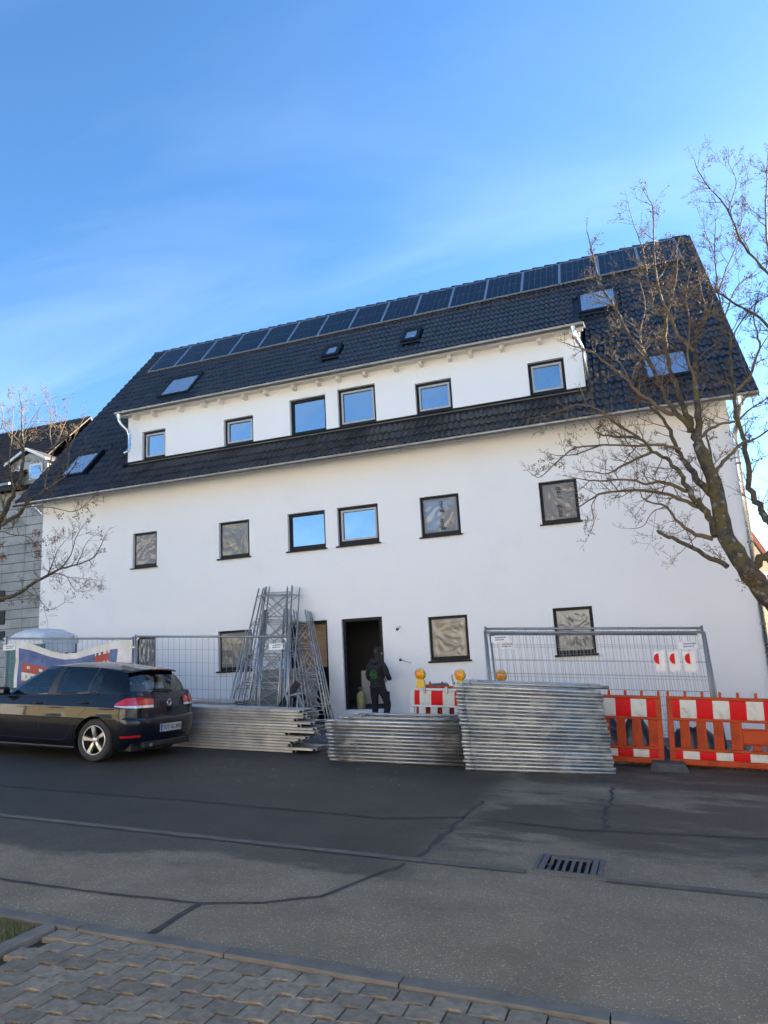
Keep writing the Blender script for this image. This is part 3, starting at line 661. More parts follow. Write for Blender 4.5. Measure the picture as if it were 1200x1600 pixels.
# ------------------------------------------------ windows
M['roomcream'] = mat('cream_board', (0.85, 0.62, 0.29), 0.8, col2=(0.72, 0.52, 0.24), scale=2)  # cream-coloured board behind the window film, slightly mottled
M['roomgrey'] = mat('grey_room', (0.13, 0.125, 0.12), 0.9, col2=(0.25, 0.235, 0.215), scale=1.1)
wrng = random.Random(21)
def window(x0, x1, z0, z1, Y, kind, sill=True):
    yf = Y+0.13; fw = 0.105 if kind in ('film', 'filmdark', 'print', 'cream') else 0.075; mb = MB()
    for a, b in (((x0, yf, z0+fw/2), (x1, yf, z0+fw/2)), ((x0, yf, z1-fw/2), (x1, yf, z1-fw/2))): mb.bar(a, b, 0.07, fw, bev=0.004)
    for x in (x0+fw/2, x1-fw/2): mb.bar((x, yf+0.002, z0+fw), (x, yf+0.002, z1-fw), fw, 0.066, up=(0, 1, 0), bev=0.004)
    if z1-z0 > 0.5: mb.box(((x0+x1)/2, yf-0.012, z0+fw+0.025), (x1-x0-2*fw, 0.05, 0.05))
    w = mb.build('window', M['anth'], house)
    gx0, gx1, gz0, gz1 = x0+fw, x1-fw, z0+fw+0.05, z1-fw
    if 'sash' in kind:
        mb = MB(); t = 0.045
        for a, b in (((gx0, yf-0.02, gz0+t/2), (gx1, yf-0.02, gz0+t/2)), ((gx0, yf-0.02, gz1-t/2), (gx1, yf-0.02, gz1-t/2))): mb.bar(a, b, 0.05, t)
        for x in (gx0+t/2, gx1-t/2): mb.bar((x, yf-0.018, gz0+t), (x, yf-0.018, gz1-t), t, 0.05, up=(0, 1, 0))
        mb.build('sash', M['sash'], w)
    mb = MB(); rx, rz = wrng.uniform(-.004, .004), wrng.uniform(-.004, .004); mb.add([(gx0, yf+0.01+rx, gz0), (gx1, yf+0.01-rx, gz0), (gx1, yf+0.01+rz, gz1), (gx0, yf+0.01-rz, gz1)], [(0, 1, 2, 3)])
    if kind == 'cream': mb.build('board', M['roomcream'], w)
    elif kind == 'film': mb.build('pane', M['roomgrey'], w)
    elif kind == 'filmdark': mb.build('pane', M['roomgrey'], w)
    else: mb.build('pane', M['pane'], w)
    if kind in ('film', 'filmdark', 'print', 'cream'):
        r = random.Random(int(x0*100)); cc = [(r.uniform(0, 1), r.uniform(0.6, 1.2)), (r.uniform(0, 1), r.uniform(-0.3, 0.3)), (r.uniform(-.2, 1.2), r.uniform(0.2, 0.9))]; ph = [r.uniform(0, 6) for _ in range(6)]
        from mathutils import noise as mn
        def fn(u, v):
            h = 0
            for q, (a, b) in enumerate(cc):
                d = math.hypot(u-a, v-b); an = math.atan2(v-b, u-a); h += 0.012*math.sin(an*(13+4*q)+ph[q]+2*d)*min(1, d*2.2)/(1+q*0.4)
            th = 0.5+ph[3]*0.45; s_ = u*math.cos(th)+v*math.sin(th); t_ = -u*math.sin(th)+v*math.cos(th)
            q_ = mn.noise(Vector((u*2.2, v*2.2, x0*3)))
            h = h*0.55+0.011*(1-2*abs(math.sin(5.2*s_+2.2*q_+ph[4])))+0.007*(1-2*abs(math.sin(11.5*s_+3.5*q_+1.5*t_+ph[5])))*max(0, mn.noise(Vector((t_*3, s_*2, ph[0])))+0.5)+0.012*q_
            e = min(u, 1-u, v, 1-v)*8; h *= min(1, e)
            m_ = 0.02
            return (x0+m_+0.055+(x1-x0-2*m_-0.11)*u, yf-0.05-0.016-h*0.42, z0+0.09+(z1-z0-0.16)*v)
        mb = MB(); mb.grid(fn, 44, 44); mb.build('protective_film', M['film'], w)
    if kind == 'print':
        for dz in (0.28, 0.72):
            t = text_mb('glass', 0.16, ((x0+x1)/2+0.02, yf-0.084, z0+(z1-z0)*dz), (0, 0, -1) if x0 < 0 and x0 > -2.5 else (0, 0, 1), (1, 0, 0) if x0 < 0 and x0 > -2.5 else (-1, 0, 0), 0.004)
            t.build('print', M['anth'], w)
    if sill:
        mb = MB(); mb.prism([(x0-0.045, Y-0.055, z0-0.045), (x0-0.045, Y-0.055, z0-0.008), (x0-0.045, Y+0.10, z0+0.012), (x0-0.045, Y+0.10, z0-0.02), (x0-0.045, Y-0.045, z0-0.03), (x0-0.045, Y-0.045, z0-0.045)], (x1-x0+0.09, 0, 0)); mb.build('sill', M['anth'], w)
    return w
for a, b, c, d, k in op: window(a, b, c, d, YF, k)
for a, b, c, d, k in dw: window(a, b, c, d, YD, k, sill=False)
# ------------------------------------------------ roof windows
M['skypane'] = glass_mat('roof_window_glass', (0.20, 0.21, 0.22), 0.42, (0.9, 0.95, 1.0))
for nm, a, b, y0, y1 in skylights:
    s0, s1 = sY(y0), sY(y1); w = 0.09 if nm not in 'CD' else 0.12; h0, h1 = 0.0, 0.16
    mb = MB()
    def rbar(xa, xb, sa, sb, ha=0.0, hb=0.16): 
        mb.prism([RP(xa, sa, ha), RP(xb, sa, ha), RP(xb, sb, ha), RP(xa, sb, ha)], RP(0, 0, hb)-RP(0, 0, ha))
    rbar(a, b, s0, s0+w); rbar(a, b, s1-w*1.5, s1); rbar(a, a+w, s0+w, s1-w*1.5); rbar(b-w, b, s0+w, s1-w*1.5)
    f = mb.build('roof_window', M['anth'], house)
    mb = MB(); mb.quad(RP(a+w, s0+w, 0.135), RP(b-w, s0+w, 0.135), RP(b-w, s1-w*1.5, 0.135), RP(a+w, s1-w*1.5, 0.135)); mb.build('pane', M['skypane'], f)
    mb = MB(); mb.prism([RP(a-0.10, s0-0.12, 0.085), RP(b+0.10, s0-0.12, 0.085), RP(b+0.10, s0, 0.092), RP(a-0.10, s0, 0.092)], (0, -sn*0.006, cs*0.006)); mb.build('apron', M['anthdull'], f)
# snow hooks
for x, s in ((-16.6, 2.5), (-16.1, 2.5), (-15.5, 2.5), (-15.0, 2.5), (-14.9, 6.9), (-14.2, 6.9), (-13.6, 6.9), (1.0, 2.5), (1.6, 2.5)):
    mb = MB(); mb.path([RP(x, s, 0.07), RP(x, s-0.05, 0.10), RP(x, s-0.06, 0.18), RP(x, s-0.03, 0.20)], 0.012, 6); mb.build('snow_hook', M['anth'], roof)
# ------------------------------------------------ solar panels, each one a thing
bpx = [232, 273, 315, 359, 403, 449, 496, 545, 596, 648, 701, 756, 816, 876, 936, 1001, 1066]
s0, s1 = sY(21.12), sY(22.27); PW = (2.47+16.50)/16
pcol = ['leftmost']+[ORD[k]+' from the left' for k in range(1, 14)]+['second from the right', 'rightmost']
for k in range(16):
    x0 = -16.50+k*PW+0.006; x1 = x0+PW-0.012
    pn = empty('solar_panel', RP((x0+x1)/2, s0, 0.05), 'dark blue solar panel below the ridge, '+pcol[k]+' of the row', 'solar panel', 'solar panels in a row along the ridge')
    mb = MB()
    def sl(xa, xb, sa, sb, ha, hb): mb.prism([RP(xa, sa, ha), RP(xb, sa, ha), RP(xb, sb, ha), RP(xa, sb, ha)], RP(0, 0, hb)-RP(0, 0, ha))
    t = 0.022
    sl(x0, x1, s0, s0+t, 0.095, 0.135); sl(x0, x1, s1-t, s1, 0.095, 0.135); sl(x0, x0+t, s0+t, s1-t, 0.095, 0.135); sl(x1-t, x1, s0+t, s1-t, 0.095, 0.135)
    mb.build('frame', M['solframe'], pn)
    mb = MB(); sl(x0+t, x1-t, s0+t, s1-t, 0.098, 0.122); mb.build('backsheet', M['solback'], pn)
    cwid = (x1-x0-2*t-0.02)/6; hs = (s1-s0-2*t-0.05)/2
    for q in range(6):
        for h in range(2):
            mb = MB(); xa = x0+t+0.01+q*cwid+0.007; sa = s0+t+0.01+h*(hs+0.03)
            a_, b_, c_, d_ = RP(xa, sa, 0.126), RP(xa+cwid-0.014, sa, 0.126), RP(xa+cwid-0.014, sa+hs, 0.126), RP(xa, sa+hs, 0.126); mb.quad(a_, b_, c_, d_); mb.build('cell_strip', M['cell'], pn)
    mb = MB(); 
    for xx in (x0+0.25, x1-0.25): mb.prism([RP(xx-0.02, s0+0.2, 0.0), RP(xx+0.02, s0+0.2, 0.0), RP(xx+0.02, s0+0.26, 0.0), RP(xx-0.02, s0+0.26, 0.0)], RP(0, 0, 0.095)-RP(0, 0, 0))
    for xx in (x0+0.25, x1-0.25): mb.prism([RP(xx-0.02, s1-0.26, 0.0), RP(xx+0.02, s1-0.26, 0.0), RP(xx+0.02, s1-0.2, 0.0), RP(xx-0.02, s1-0.2, 0.0)], RP(0, 0, 0.095)-RP(0, 0, 0))
    mb.build('mounting_rail', M['solframe'], pn)
# ------------------------------------------------ door opening, step, wide opening
mb = MB(); fw = 0.07; yf = YF+0.12
mb.bar((doorX0, yf, doorZ1-fw/2), (doorX1, yf, doorZ1-fw/2), 0.08, fw)
for x in (doorX0+fw/2, doorX1-fw/2): mb.bar((x, yf, doorZ0), (x, yf, doorZ1-fw), fw, 0.078, up=(0, 1, 0))
df = mb.build('door_frame', M['anth'], house)
mb = MB(); mb.box(((doorX0+doorX1)/2, YF+0.10, (doorZ0+gz(-6.5, YF)-0.2)/2), (doorX1-doorX0-0.01, 0.22, doorZ0-gz(-6.5, YF)+0.2-0.02)); mb.build('doorstep', M['plaster'], house)
mb = MB(); mb.box((doorX1-fw-0.035, YF+0.62, (doorZ0+doorZ1)/2-0.02), (0.06, 0.92, doorZ1-doorZ0-0.12), bev=0.005); dl = mb.build('door', M['anth'], house)
mb = MB(); xh = doorX1-fw-0.12; mb.tube((xh, YF+0.95, doorZ0+0.75), (xh, YF+0.95, doorZ0+1.95), 0.016, 8)
for z in (0.9, 1.8): mb.tube((xh, YF+0.95, doorZ0+z), (xh+0.07, YF+0.95, doorZ0+z), 0.01, 6)
mb.build('handle', M['zincbright'], dl)
mb = MB(); mb.box(((doorX0+doorX1)/2-0.12, YF+1.9, doorZ0+0.42), (doorX1-doorX0+0.3, 0.06, 0.88)); mb.build('interior_parapet', M['plaster'], house)
mb = MB(); mb.bar((bigX0, yf, bigZ1-fw/2), (bigX1, yf, bigZ1-fw/2), 0.08, fw)
for x in (bigX0+fw/2, bigX1-fw/2): mb.bar((x, yf, doorZ0-0.3), (x, yf, bigZ1-fw), fw, 0.078, up=(0, 1, 0))
bf = mb.build('door_frame', M['anth'], house)
mb = MB(); mb.box(((bigX0+bigX1)/2, YF+0.30, bigZ1-0.62), (bigX1-bigX0-0.16, 0.03, 1.10)); mb.build('board', M['wood'], bf)
# cable stubs on the wall
for (px, py, L, dx, dz) in ((621, 983, 0.10, 0.10, 0.06), (626, 1031, 0.30, 0.28, -0.09)):
    p = P(px, py, YF); mb = MB(); mb.lathe([(0.0, -0.012), (0.035, -0.012), (0.035, 0.001)], p, (0, 1, 0), 12); o = mb.build('cable_outlet', M['anth'], house)
    mb = MB(); mb.path([p+Vector((0, 0.0, 0)), p+Vector((dx*0.3, -0.09, dz*0.1)), p+Vector((dx*0.7, -0.10, dz*0.6)), p+Vector((dx, -0.06, dz))], 0.010, 6); mb.build('cable', M['sash'], o)
# ================================================================ PARKED CAR (x forward, y towards the road, z up; origin under the rear axle)
M['paint'] = mat('black_car_paint', (0.0045, 0.006, 0.011), 0.35, spec=0.08, coat=0.7)
M['tyre'] = mat('tyre_rubber', (0.018, 0.018, 0.019), 0.8, col2=(0.035, 0.034, 0.032), scale=10)
M['rim'] = mat('alloy_rim', (0.50, 0.50, 0.49), 0.32, 0.8)
M['tail'] = mat('red_lamp', (0.42, 0.006, 0.012), 0.12, coat=1.0)
M['tailclear'] = mat('clear_lamp', (0.62, 0.60, 0.58), 0.12, 0.3, coat=1.0)
M['plate'] = mat('number_plate', (0.34, 0.34, 0.33), 0.6)
M['plateblue'] = mat('plate_blue', (0.01, 0.05, 0.35), 0.4)
M['chrome'] = mat('chrome', (0.75, 0.76, 0.78), 0.12, 1.0)
M['seat'] = mat('dark_seat', (0.02, 0.02, 0.022), 0.85)
fX = Vector((-1, 0.012, 0.057)).normalized(); lY = Vector((0, -1, 0.03)); lY = (lY-fX*lY.dot(fX)).normalized(); nZ = fX.cross(lY)
cbase = Vector((-8.0, 9.86, 0)); cbase.z = gz(cbase.x, cbase.y)
car = empty('parked_car', cbase, 'black five-door hatchback parked at the left, seen from its rear corner', 'car')
car.matrix_world = Matrix(((fX.x, lY.x, nZ.x, cbase.x), (fX.y, lY.y, nZ.y, cbase.y), (fX.z, lY.z, nZ.z, cbase.z), (0, 0, 0, 1)))
OFF[car] = Vector((0, 0, 0))
def lerp_tab(tab, z):
    if z <= tab[0][0]: return tab[0][1]
    for (a, b), (c, d) in zip(tab, tab[1:]):
        if z <= c: t = (z-a)/(c-a); return b+(d-b)*t
    return tab[-1][1]
T_w = [(.18, .80), (.24, .845), (.32, .872), (.42, .886), (.54, .893), (.64, .893), (.74, .886), (.80, .880), (.83, .868), (.88, .852), (.94, .828), (1.0, .805), (1.04, .79)]
T_r = [(.18, -.56), (.24, -.64), (.30, -.69), (.36, -.72), (.42, -.738), (.50, -.748), (.60, -.748), (.635, -.735), (.655, -.705), (.80, -.695), (.92, -.672), (1.03, -.625)]
T_f = [(.18, 3.25), (.30, 3.40), (.42, 3.44), (.56, 3.43), (.66, 3.38), (.74, 3.26), (.80, 3.08), (.86, 2.86), (.91, 2.55), (.95, 2.25), (1.04, 2.12)]
def se(a, n): c, s = math.cos(a), math.sin(a); return (abs(c)**(2/n)), (abs(s)**(2/n))
def plan(z, idx, t):      # idx 'r': rear quarter a=t(0..90deg), 's': side x=t, 'f': front quarter
    w = lerp_tab(T_w, z); xr = lerp_tab(T_r, z); xf = lerp_tab(T_f, z)
    Lr = -0.37-xr; Lf = max(0.3, xf-2.94)
    if idx == 'r':
        c, s = se(t, 2.9); return Vector((xr+Lr*(1-c), w*s*1.0, z))
    if idx == 's':
        bow = -0.010*((t-1.3)/1.7)**2; return Vector((t, w+bow*(1 if abs(t-1.3) > 0 else 0)+0.0058, z))
    c, s = se(t, 2.6); x0 = min(2.94, xf-0.3); return Vector((x0+(xf-x0)*c, (w-0.004)*s, z))
arch = lambda x: max([0.317+math.sqrt(max(0, 0.356**2-(x-xa)**2)) if abs(x-xa) < 0.356 else 0 for xa in (0, 2.578)])
stations = [('r', R(a)) for a in (0, 12, 24, 34, 43, 52, 61, 70, 79, 88)]
sx = [-0.356, -.345, -.32, -.28, -.22, -.15, -.07, 0, .07, .15, .22, .28, .32, .345, .356, .5, .7, .9, 1.08, 1.3, 1.6, 1.9, 2.1]
sx += [2.578+d for d in (-0.356, -.345, -.32, -.28, -.2, -.1, 0, .1, .2, .28, .32, .345, .356)]
stations += [('s', x) for x in sx]+[('f', R(a)) for a in (85, 75, 63, 50, 38, 25, 12, 0)]
def belt(x): return 0.915+0.105*max(0, min(1, (1.9-x)/2.4))
zl = [.18, .21, .25, .30, .36, .42, .48, .54, .60, .632, .640, .655, .68, .72, .76, .79, .805, .82, .84, .87, .90, .94, .98, 1.02]
def bpt(st, z):
    p = plan(z, *st)
    zb = belt(p.x)
    if z > zb: p = plan(zb, *st); p.z = zb
    if st[0] == 's' and p.z < arch(p.x): p.z = arch(p.x); q = plan(p.z, *st); p.y = q.y
    return p
mb = MB()
for sgn in (1, -1):
    base = len(mb.v)
    for st in stations:
        for z in zl: p = bpt(st, z); mb.v.append((p.x, p.y*sgn, p.z))
    nz_ = len(zl)
    for i in range(len(stations)-1):
        for j in range(nz_-1):
            q = [base+i*nz_+j, base+(i+1)*nz_+j, base+(i+1)*nz_+j+1, base+i*nz_+j+1]
            V = [Vector(mb.v[k]) for k in q]
            if ((V[1]-V[0]).cross(V[2]-V[0])).length+((V[2]-V[0]).cross(V[3]-V[0])).length < 1e-6: continue
            mb.f.append(q if sgn < 0 else q[::-1]); mb.mi.append(0); mb.sm.append(True)
def weld(o, d=1e-4):
    bm = bmesh.new(); bm.from_mesh(o.data); bmesh.ops.remove_doubles(bm, verts=bm.verts, dist=d); bm.to_mesh(o.data); bm.free()
body = mb.build('body', M['paint'], car, local=True); weld(body, 0.0008); smooth_angle(body.data, 32)
# bonnet / cowl and the closed inner deck
mb = MB(); ring = [bpt(st, 1.02) for st in stations]
ring = [Vector((p.x, p.y, p.z)) for p in ring]
n = len(ring); vs = ring+[Vector((p.x, -p.y, p.z)) for p in ring]
mb.add(vs, [(i, i+1, n+i+1, n+i) for i in range(n-1)]); mb.build('inner_deck', M['seat'], car, local=True)
mb = MB(); fr_ = [st for st in stations if st[0] == 'f' or (st[0] == 's' and st[1] > 1.85)]
vs = []
for st in fr_:
    p = bpt(st, 1.02)
    for q in (-1, -.66, -.33, 0, .33, .66, 1): vs.append(Vector((p.x, p.y*q, p.z+0.075*(1-q*q)+0.004)))
mb.add(vs, [(i*7+j, i*7+j+1, (i+1)*7+j+1, (i+1)*7+j) for i in range(len(fr_)-1) for j in range(6)], 0, True); mb.build('bonnet', M['paint'], car, local=True)
mb = MB(); mb.box((1.35, 0, 0.22), (3.9, 1.45, 0.10)); mb.build('underbody', M['black'], car, local=True)
# greenhouse
GH = [((-.628, 0), (-.340, 0)), ((-.600, .40), (-.322, .34)), ((-.475, .672), (-.255, .525)), ((-.370, .752), (-.175, .580)), ((-.16, .790), (-.05, .612)), ((.03, .800), (.05, .626)), ((.225, .802), (.165, .630)), ((.262, .802), (.20, .630)), ((.89, .803), (.845, .632)), ((1.055, .802), (.925, .632)), ((1.86, .790), (1.22, .605)), ((1.95, .760), (1.285, .560)), ((2.12, .42), (1.36, .36)), ((2.18, 0), (1.39, 0))]
VV = [0, .07, .35, .65, .90, 1.0]
def ztop(i): return [1.355, 1.354, 1.348, 1.346, 1.362, 1.376, 1.388, 1.389, 1.400, 1.402, 1.392, 1.385, 1.40, 1.405][i]
def gpt(i, v):
    (xb, yb), (xt, yt) = GH[i]; zb = belt(xb)-0.004; z = zb+(ztop(i)-zb)*v; bul = 0.022*math.sin(math.pi*min(1, v))*(1 if 2 <= i <= 11 else 0.3)
    x = xb+(xt-xb)*v; y = yb+(yt-yb)*(v**1.15)+bul
    if i == 0 or i == 13: y = 0
    if i <= 2: x -= 0.035*math.sin(math.pi*v)
    if i >= 11: x += 0.05*math.sin(math.pi*v)
    return Vector((x, y, z))
def is_glass(i, j):
    if j < 1 or j >= 4: return None
    if i in (0, 1): return 'rear'
    if i in (5, 7): return 'back'
    if i == 9: return 'front'
    if i in (11, 12): return 'wind'
    return None
gm = {'body': MB(), 'rear': MB(), 'back+': MB(), 'front+': MB(), 'wind': MB(), 'back-': MB(), 'front-': MB(), 'pillar61': MB(), 'pillar6-1': MB(), 'pillar81': MB(), 'pillar8-1': MB()}
for sgn in (1, -1):
    for i in range(13):
        for j in range(5):
            pp = [gpt(i, VV[j]), gpt(i+1, VV[j]), gpt(i+1, VV[j+1]), gpt(i, VV[j+1])]
            pp = [Vector((p.x, p.y*sgn, p.z)) for p in pp]
            k = is_glass(i, j); key = 'body'
            if k in ('rear', 'wind'): key = k
            elif k: key = k+('+' if sgn > 0 else '-')
            elif i in (6, 8): key = 'pillar%d%d' % (i, sgn)
            gm[key].add(pp, [(0, 1, 2, 3) if sgn < 0 else (3, 2, 1, 0)], 0, True)
    rings_ = [1.0, 0.93, 0.75, 0.45, 0.0]
    for q in range(4):
        for i in range(13):
            pp = []
            for (ii, rr) in ((i, rings_[q]), (i+1, rings_[q]), (i+1, rings_[q+1]), (i, rings_[q+1])):
                p = gpt(ii, 1.0); cxx = 0.55; x = cxx+(p.x-cxx)*(0.25+0.75*rr if False else rr); crown = 0.078*(1-rr*rr)
                pp.append(Vector((x, p.y*rr*sgn, p.z+(1.402-p.z)*(1-rr)+crown*0.98)))
            gm['body'].add(pp, [(0, 1, 2, 3) if sgn < 0 else (3, 2, 1, 0)], 0, True)
rf = gm['body'].build('roof', M['paint'], car, local=True); weld(rf); smooth_angle(rf.data, 40)
for key, nm, m in (('rear', 'rear_window', 'cardark'), ('back+', 'side_window', 'carglass'), ('back-', 'side_window', 'carglass'), ('front+', 'side_window', 'carglass'), ('front-', 'side_window', 'carglass'), ('wind', 'windscreen', 'carglass')):
    o = gm[key].build(nm, M[m], car, local=True); weld(o)

for k_ in ('61', '6-1', '81', '8-1'): weld(gm['pillar'+k_].build('pillar_trim', M['black'], car, local=True))
# spoiler with brake light, wiper
mb = MB(); sp = []
for y in (-.565, -.50, -.25, 0, .25, .50, .565):
    e = 1-(abs(y)/.565)**4*0.25; e2 = 0.0 if abs(y) < .56 else 0.012
    c2 = 1-(y/.565)**2; sp.append([Vector((-.16, y, 1.372-e2+0.030*c2)), Vector((-.36-.055*c2, y, 1.348-e2+0.026*c2)), Vector((-.37-.055*c2, y, 1.330-e2+0.026*c2)), Vector((-.24, y, 1.325-e2+0.02*c2))])
vs = [p for r_ in sp for p in r_]
mb.add(vs, [(i*4+j, i*4+(j+1) % 4, (i+1)*4+(j+1) % 4, (i+1)*4+j) for i in range(6) for j in range(4)]+[(0, 1, 2, 3)[::-1], (24, 25, 26, 27)], 0, False)
spo = mb.build('spoiler', M['paint'], car, local=True); smooth_angle(spo.data, 50)
mb = MB(); mb.box((-.418, 0.0, 1.366), (0.02, 0.30, 0.018), bev=0.004); mb.build('brake_light', M['tail'], spo, local=True)
mb = MB(); mb.path([(-.655, -.06, 1.035), (-.665, -.02, 1.05), (-.655, .12, 1.062), (-.645, .30, 1.068)], [.022, .02, .012, .008], 6); mb.build('rear_wiper', M['black'], car, local=True)
# tail lamps, reflectors wrapped on the bodywork
def wrap(sts, zf, off, nv, sgn, m, name, parent=car):
    g = MB(); rows = []
    for k, st in enumerate(sts):
        t = k/(len(sts)-1); z0, z1 = zf(t)
        rows.append([plan(z0+(z1-z0)*j/nv, *st) for j in range(nv+1)])
    vs = []
    for k, r_ in enumerate(rows):
        for j, p in enumerate(r_):
            a = rows[max(0, k-1)][j]; b = rows[min(len(rows)-1, k+1)][j]; t_ = Vector((b.x-a.x, b.y-a.y, 0)).normalized(); nrm = Vector((-t_.y, t_.x, 0))
            if nrm.x > 0 and nrm.y < 0.2: nrm = -nrm
            if nrm.y < -0.2: nrm = -nrm
            q = p+nrm*off; vs.append((q.x, q.y*sgn, q.z))
    nn = nv+1; g.add(vs, [(k*nn+j, (k+1)*nn+j, (k+1)*nn+j+1, k*nn+j+1) for k in range(len(rows)-1) for j in range(nv)], 0, True)
    return g.build(name, m, parent, local=True)
def ang_for_y(y, z=0.87):
    lo, hi = 0.0, R(90)
    for _ in range(40):
        md = (lo+hi)/2
        if plan(z, 'r', md).y < y: lo = md
        else: hi = md
    return lo
a0, a1 = ang_for_y(0.375), ang_for_y(0.59)
inner = [('r', a0+(a1-a0)*k/5) for k in range(6)]
outer = [('r', a1+0.012+(R(88)-a1-0.012)*k/9) for k in range(10)]+[('s', -.355)]
ztop_in = lambda t: (.838, .925+.025*t); ztop_out = lambda t: (.838, .955-.012*t-.085*max(0, (t-.62)/.38)**1.4)
zb_in = lambda t: (.797, .834); zb_out = lambda t: (.797+.025*t*t, .834)
for sgn in (1, -1):
    l = wrap(outer, ztop_out, 0.012, 4, sgn, M['tail'], 'tail_light'); wrap(outer, zb_out, 0.012, 2, sgn, M['tailclear'], 'reversing_lens', l)
    l2 = wrap(inner, ztop_in, 0.012, 4, sgn, M['tail'], 'tail_light'); wrap(inner, zb_in, 0.012, 2, sgn, M['tailclear'], 'reversing_lens', l2)
    aa, ab = ang_for_y(.62, .38), ang_for_y(.865, .38)
    wrap([('r', aa+(ab-aa)*k/5) for k in range(6)], lambda t: (.368, .402-.006*t), 0.006, 1, sgn, M['tail'], 'reflector')
    # tailgate seam
def gap(pts): mb = MB(); mb.path(pts, 0.0042, 4); mb.build('panel_gap', M['black'], car, local=True)
for sgn in (1, -1):
    pts = []
    for z in (.66, .72, .79): p = plan(z, 'r', ang_for_y(.60, z)); pts.append((p.x-.003, p.y*sgn, p.z))
    gap(pts)
    def ln(l): gap([(x, (lerp_tab(T_w, z)+0.0045-0.010*((x-1.3)/1.7)**2)*sgn, z) for x, z in l])
    ln([(1.10, .90), (1.10, .84), (1.085, .78), (1.08, .6), (1.075, .45), (1.07, .30)])
    ln([(.06, .985), (.10, .90), (.17, .78), (.26, .70), (.36, .60), (.45, .45), (.52, .34), (.58, .30), (.8, .295), (1.07, .30), (1.5, .30), (1.95, .31), (2.0, .5), (2.02, .7), (1.95, .88)])
pts = [plan(.652, 'r', ang_for_y(abs(y), .652))*1.0 for y in (-.6, -.5, -.4, -.2, 0, .2, .4, .5, .6)]
gap([(p.x-.004, p.y*(-1 if k < 4 else 1), p.z) for k, p in enumerate(pts)])
for sgn in (1, -1):                    # door handles, side trim
    for x, z in ((.27, .862), (1.17, .835)):
        y = lerp_tab(T_w, z); mb = MB(); mb.path([(x-.105, (y-.004)*sgn, z), (x-.085, (y+.026)*sgn, z+.003), (x+.06, (y+.028)*sgn, z), (x+.09, (y+.0)*sgn, z-.003)], [.012, .014, .014, .012], 8); h = mb.build('door_handle', M['paint'], car, local=True)
        mb = MB(); mb.lathe([(.0, .001), (.035, .0), (.036, -.003)], (x, (y+.006)*sgn, z-.008), (0, sgn, 0), 12); mb.build('handle_recess', M['black'], h, local=True)
    mb = MB(); mb.path([(x, (.806 if x < 1.5 else .797)*sgn, belt(x)+.004) for x in (.02, .3, .6, .9, 1.2, 1.5, 1.87)], .011, 6); mb.build('belt_trim', M['black'], car, local=True)
    mb = MB(); mb.box((1.84, .93*sgn, 1.0), (.13, .19, .13), bev=.035); mb.bar((1.84, .80*sgn, .945), (1.84, .88*sgn, .965), .06, .03); mb.build('wing_mirror', M['paint'], car, local=True)
    mb = MB(); wl = [(x, lerp_tab(T_w, .19)*sgn*0.985, .19) for x in (.40, 1.0, 1.6, 2.2)]; mb.path(wl, .035, 8); mb.build('sill', M['black'], car, local=True)
# plate, badge, exhaust
mb = MB(); mb.box((-.757, 0, .478), (.012, .53, .118), bev=.003); pl = mb.build('number_plate', M['plate'], car, local=True)
mb = MB(); mb.box((-.764, .243, .478), (.003, .040, .108)); mb.build('country_strip', M['plateblue'], pl, local=True)
text_mb('TUT GL 890', .088, (-.7635, -.018, .476), (0, -1, 0), (0, 0, 1), 0.001, bold=0.0022).build('lettering', M['black'], pl, local=True)
mb = MB(); mb.lathe([(.053, .0), (.055, .008), (.050, .012), (.046, .010), (.046, .002)], (-.688, 0, .852), (-1, 0, 0.06), 20); bd = mb.build('badge', M['chrome'], car, local=True)
mb = MB(); mb.lathe([(.0, .003), (.047, .003)], (-.688, 0, .852), (-1, 0, 0.06), 16); mb.build('badge_field', M['black'], bd, local=True)
mb = MB()
for l in ([(-.020, .042), (0, .004), (.020, .042)], [(-.042, .012), (-.022, -.040), (0, -.002), (.022, -.040), (.042, .012)]):
    for (a, b), (c, d) in zip(l, l[1:]): mb.bar((-.694, a, .852+b), (-.694, c, .852+d), .009, .005, up=(1, 0, 0))
mb.build('emblem', M['chrome'], bd, local=True)
mb = MB(); mb.tube((-.70, .38, .235), (-.4, .38, .235), .03, 10); mb.build('exhaust', M['zinc'], car, local=True)
mb = MB(); mb.box((-.60, 0, .24), (.18, 1.1, .10), bev=.02); mb.build('diffuser', M['black'], car, local=True)
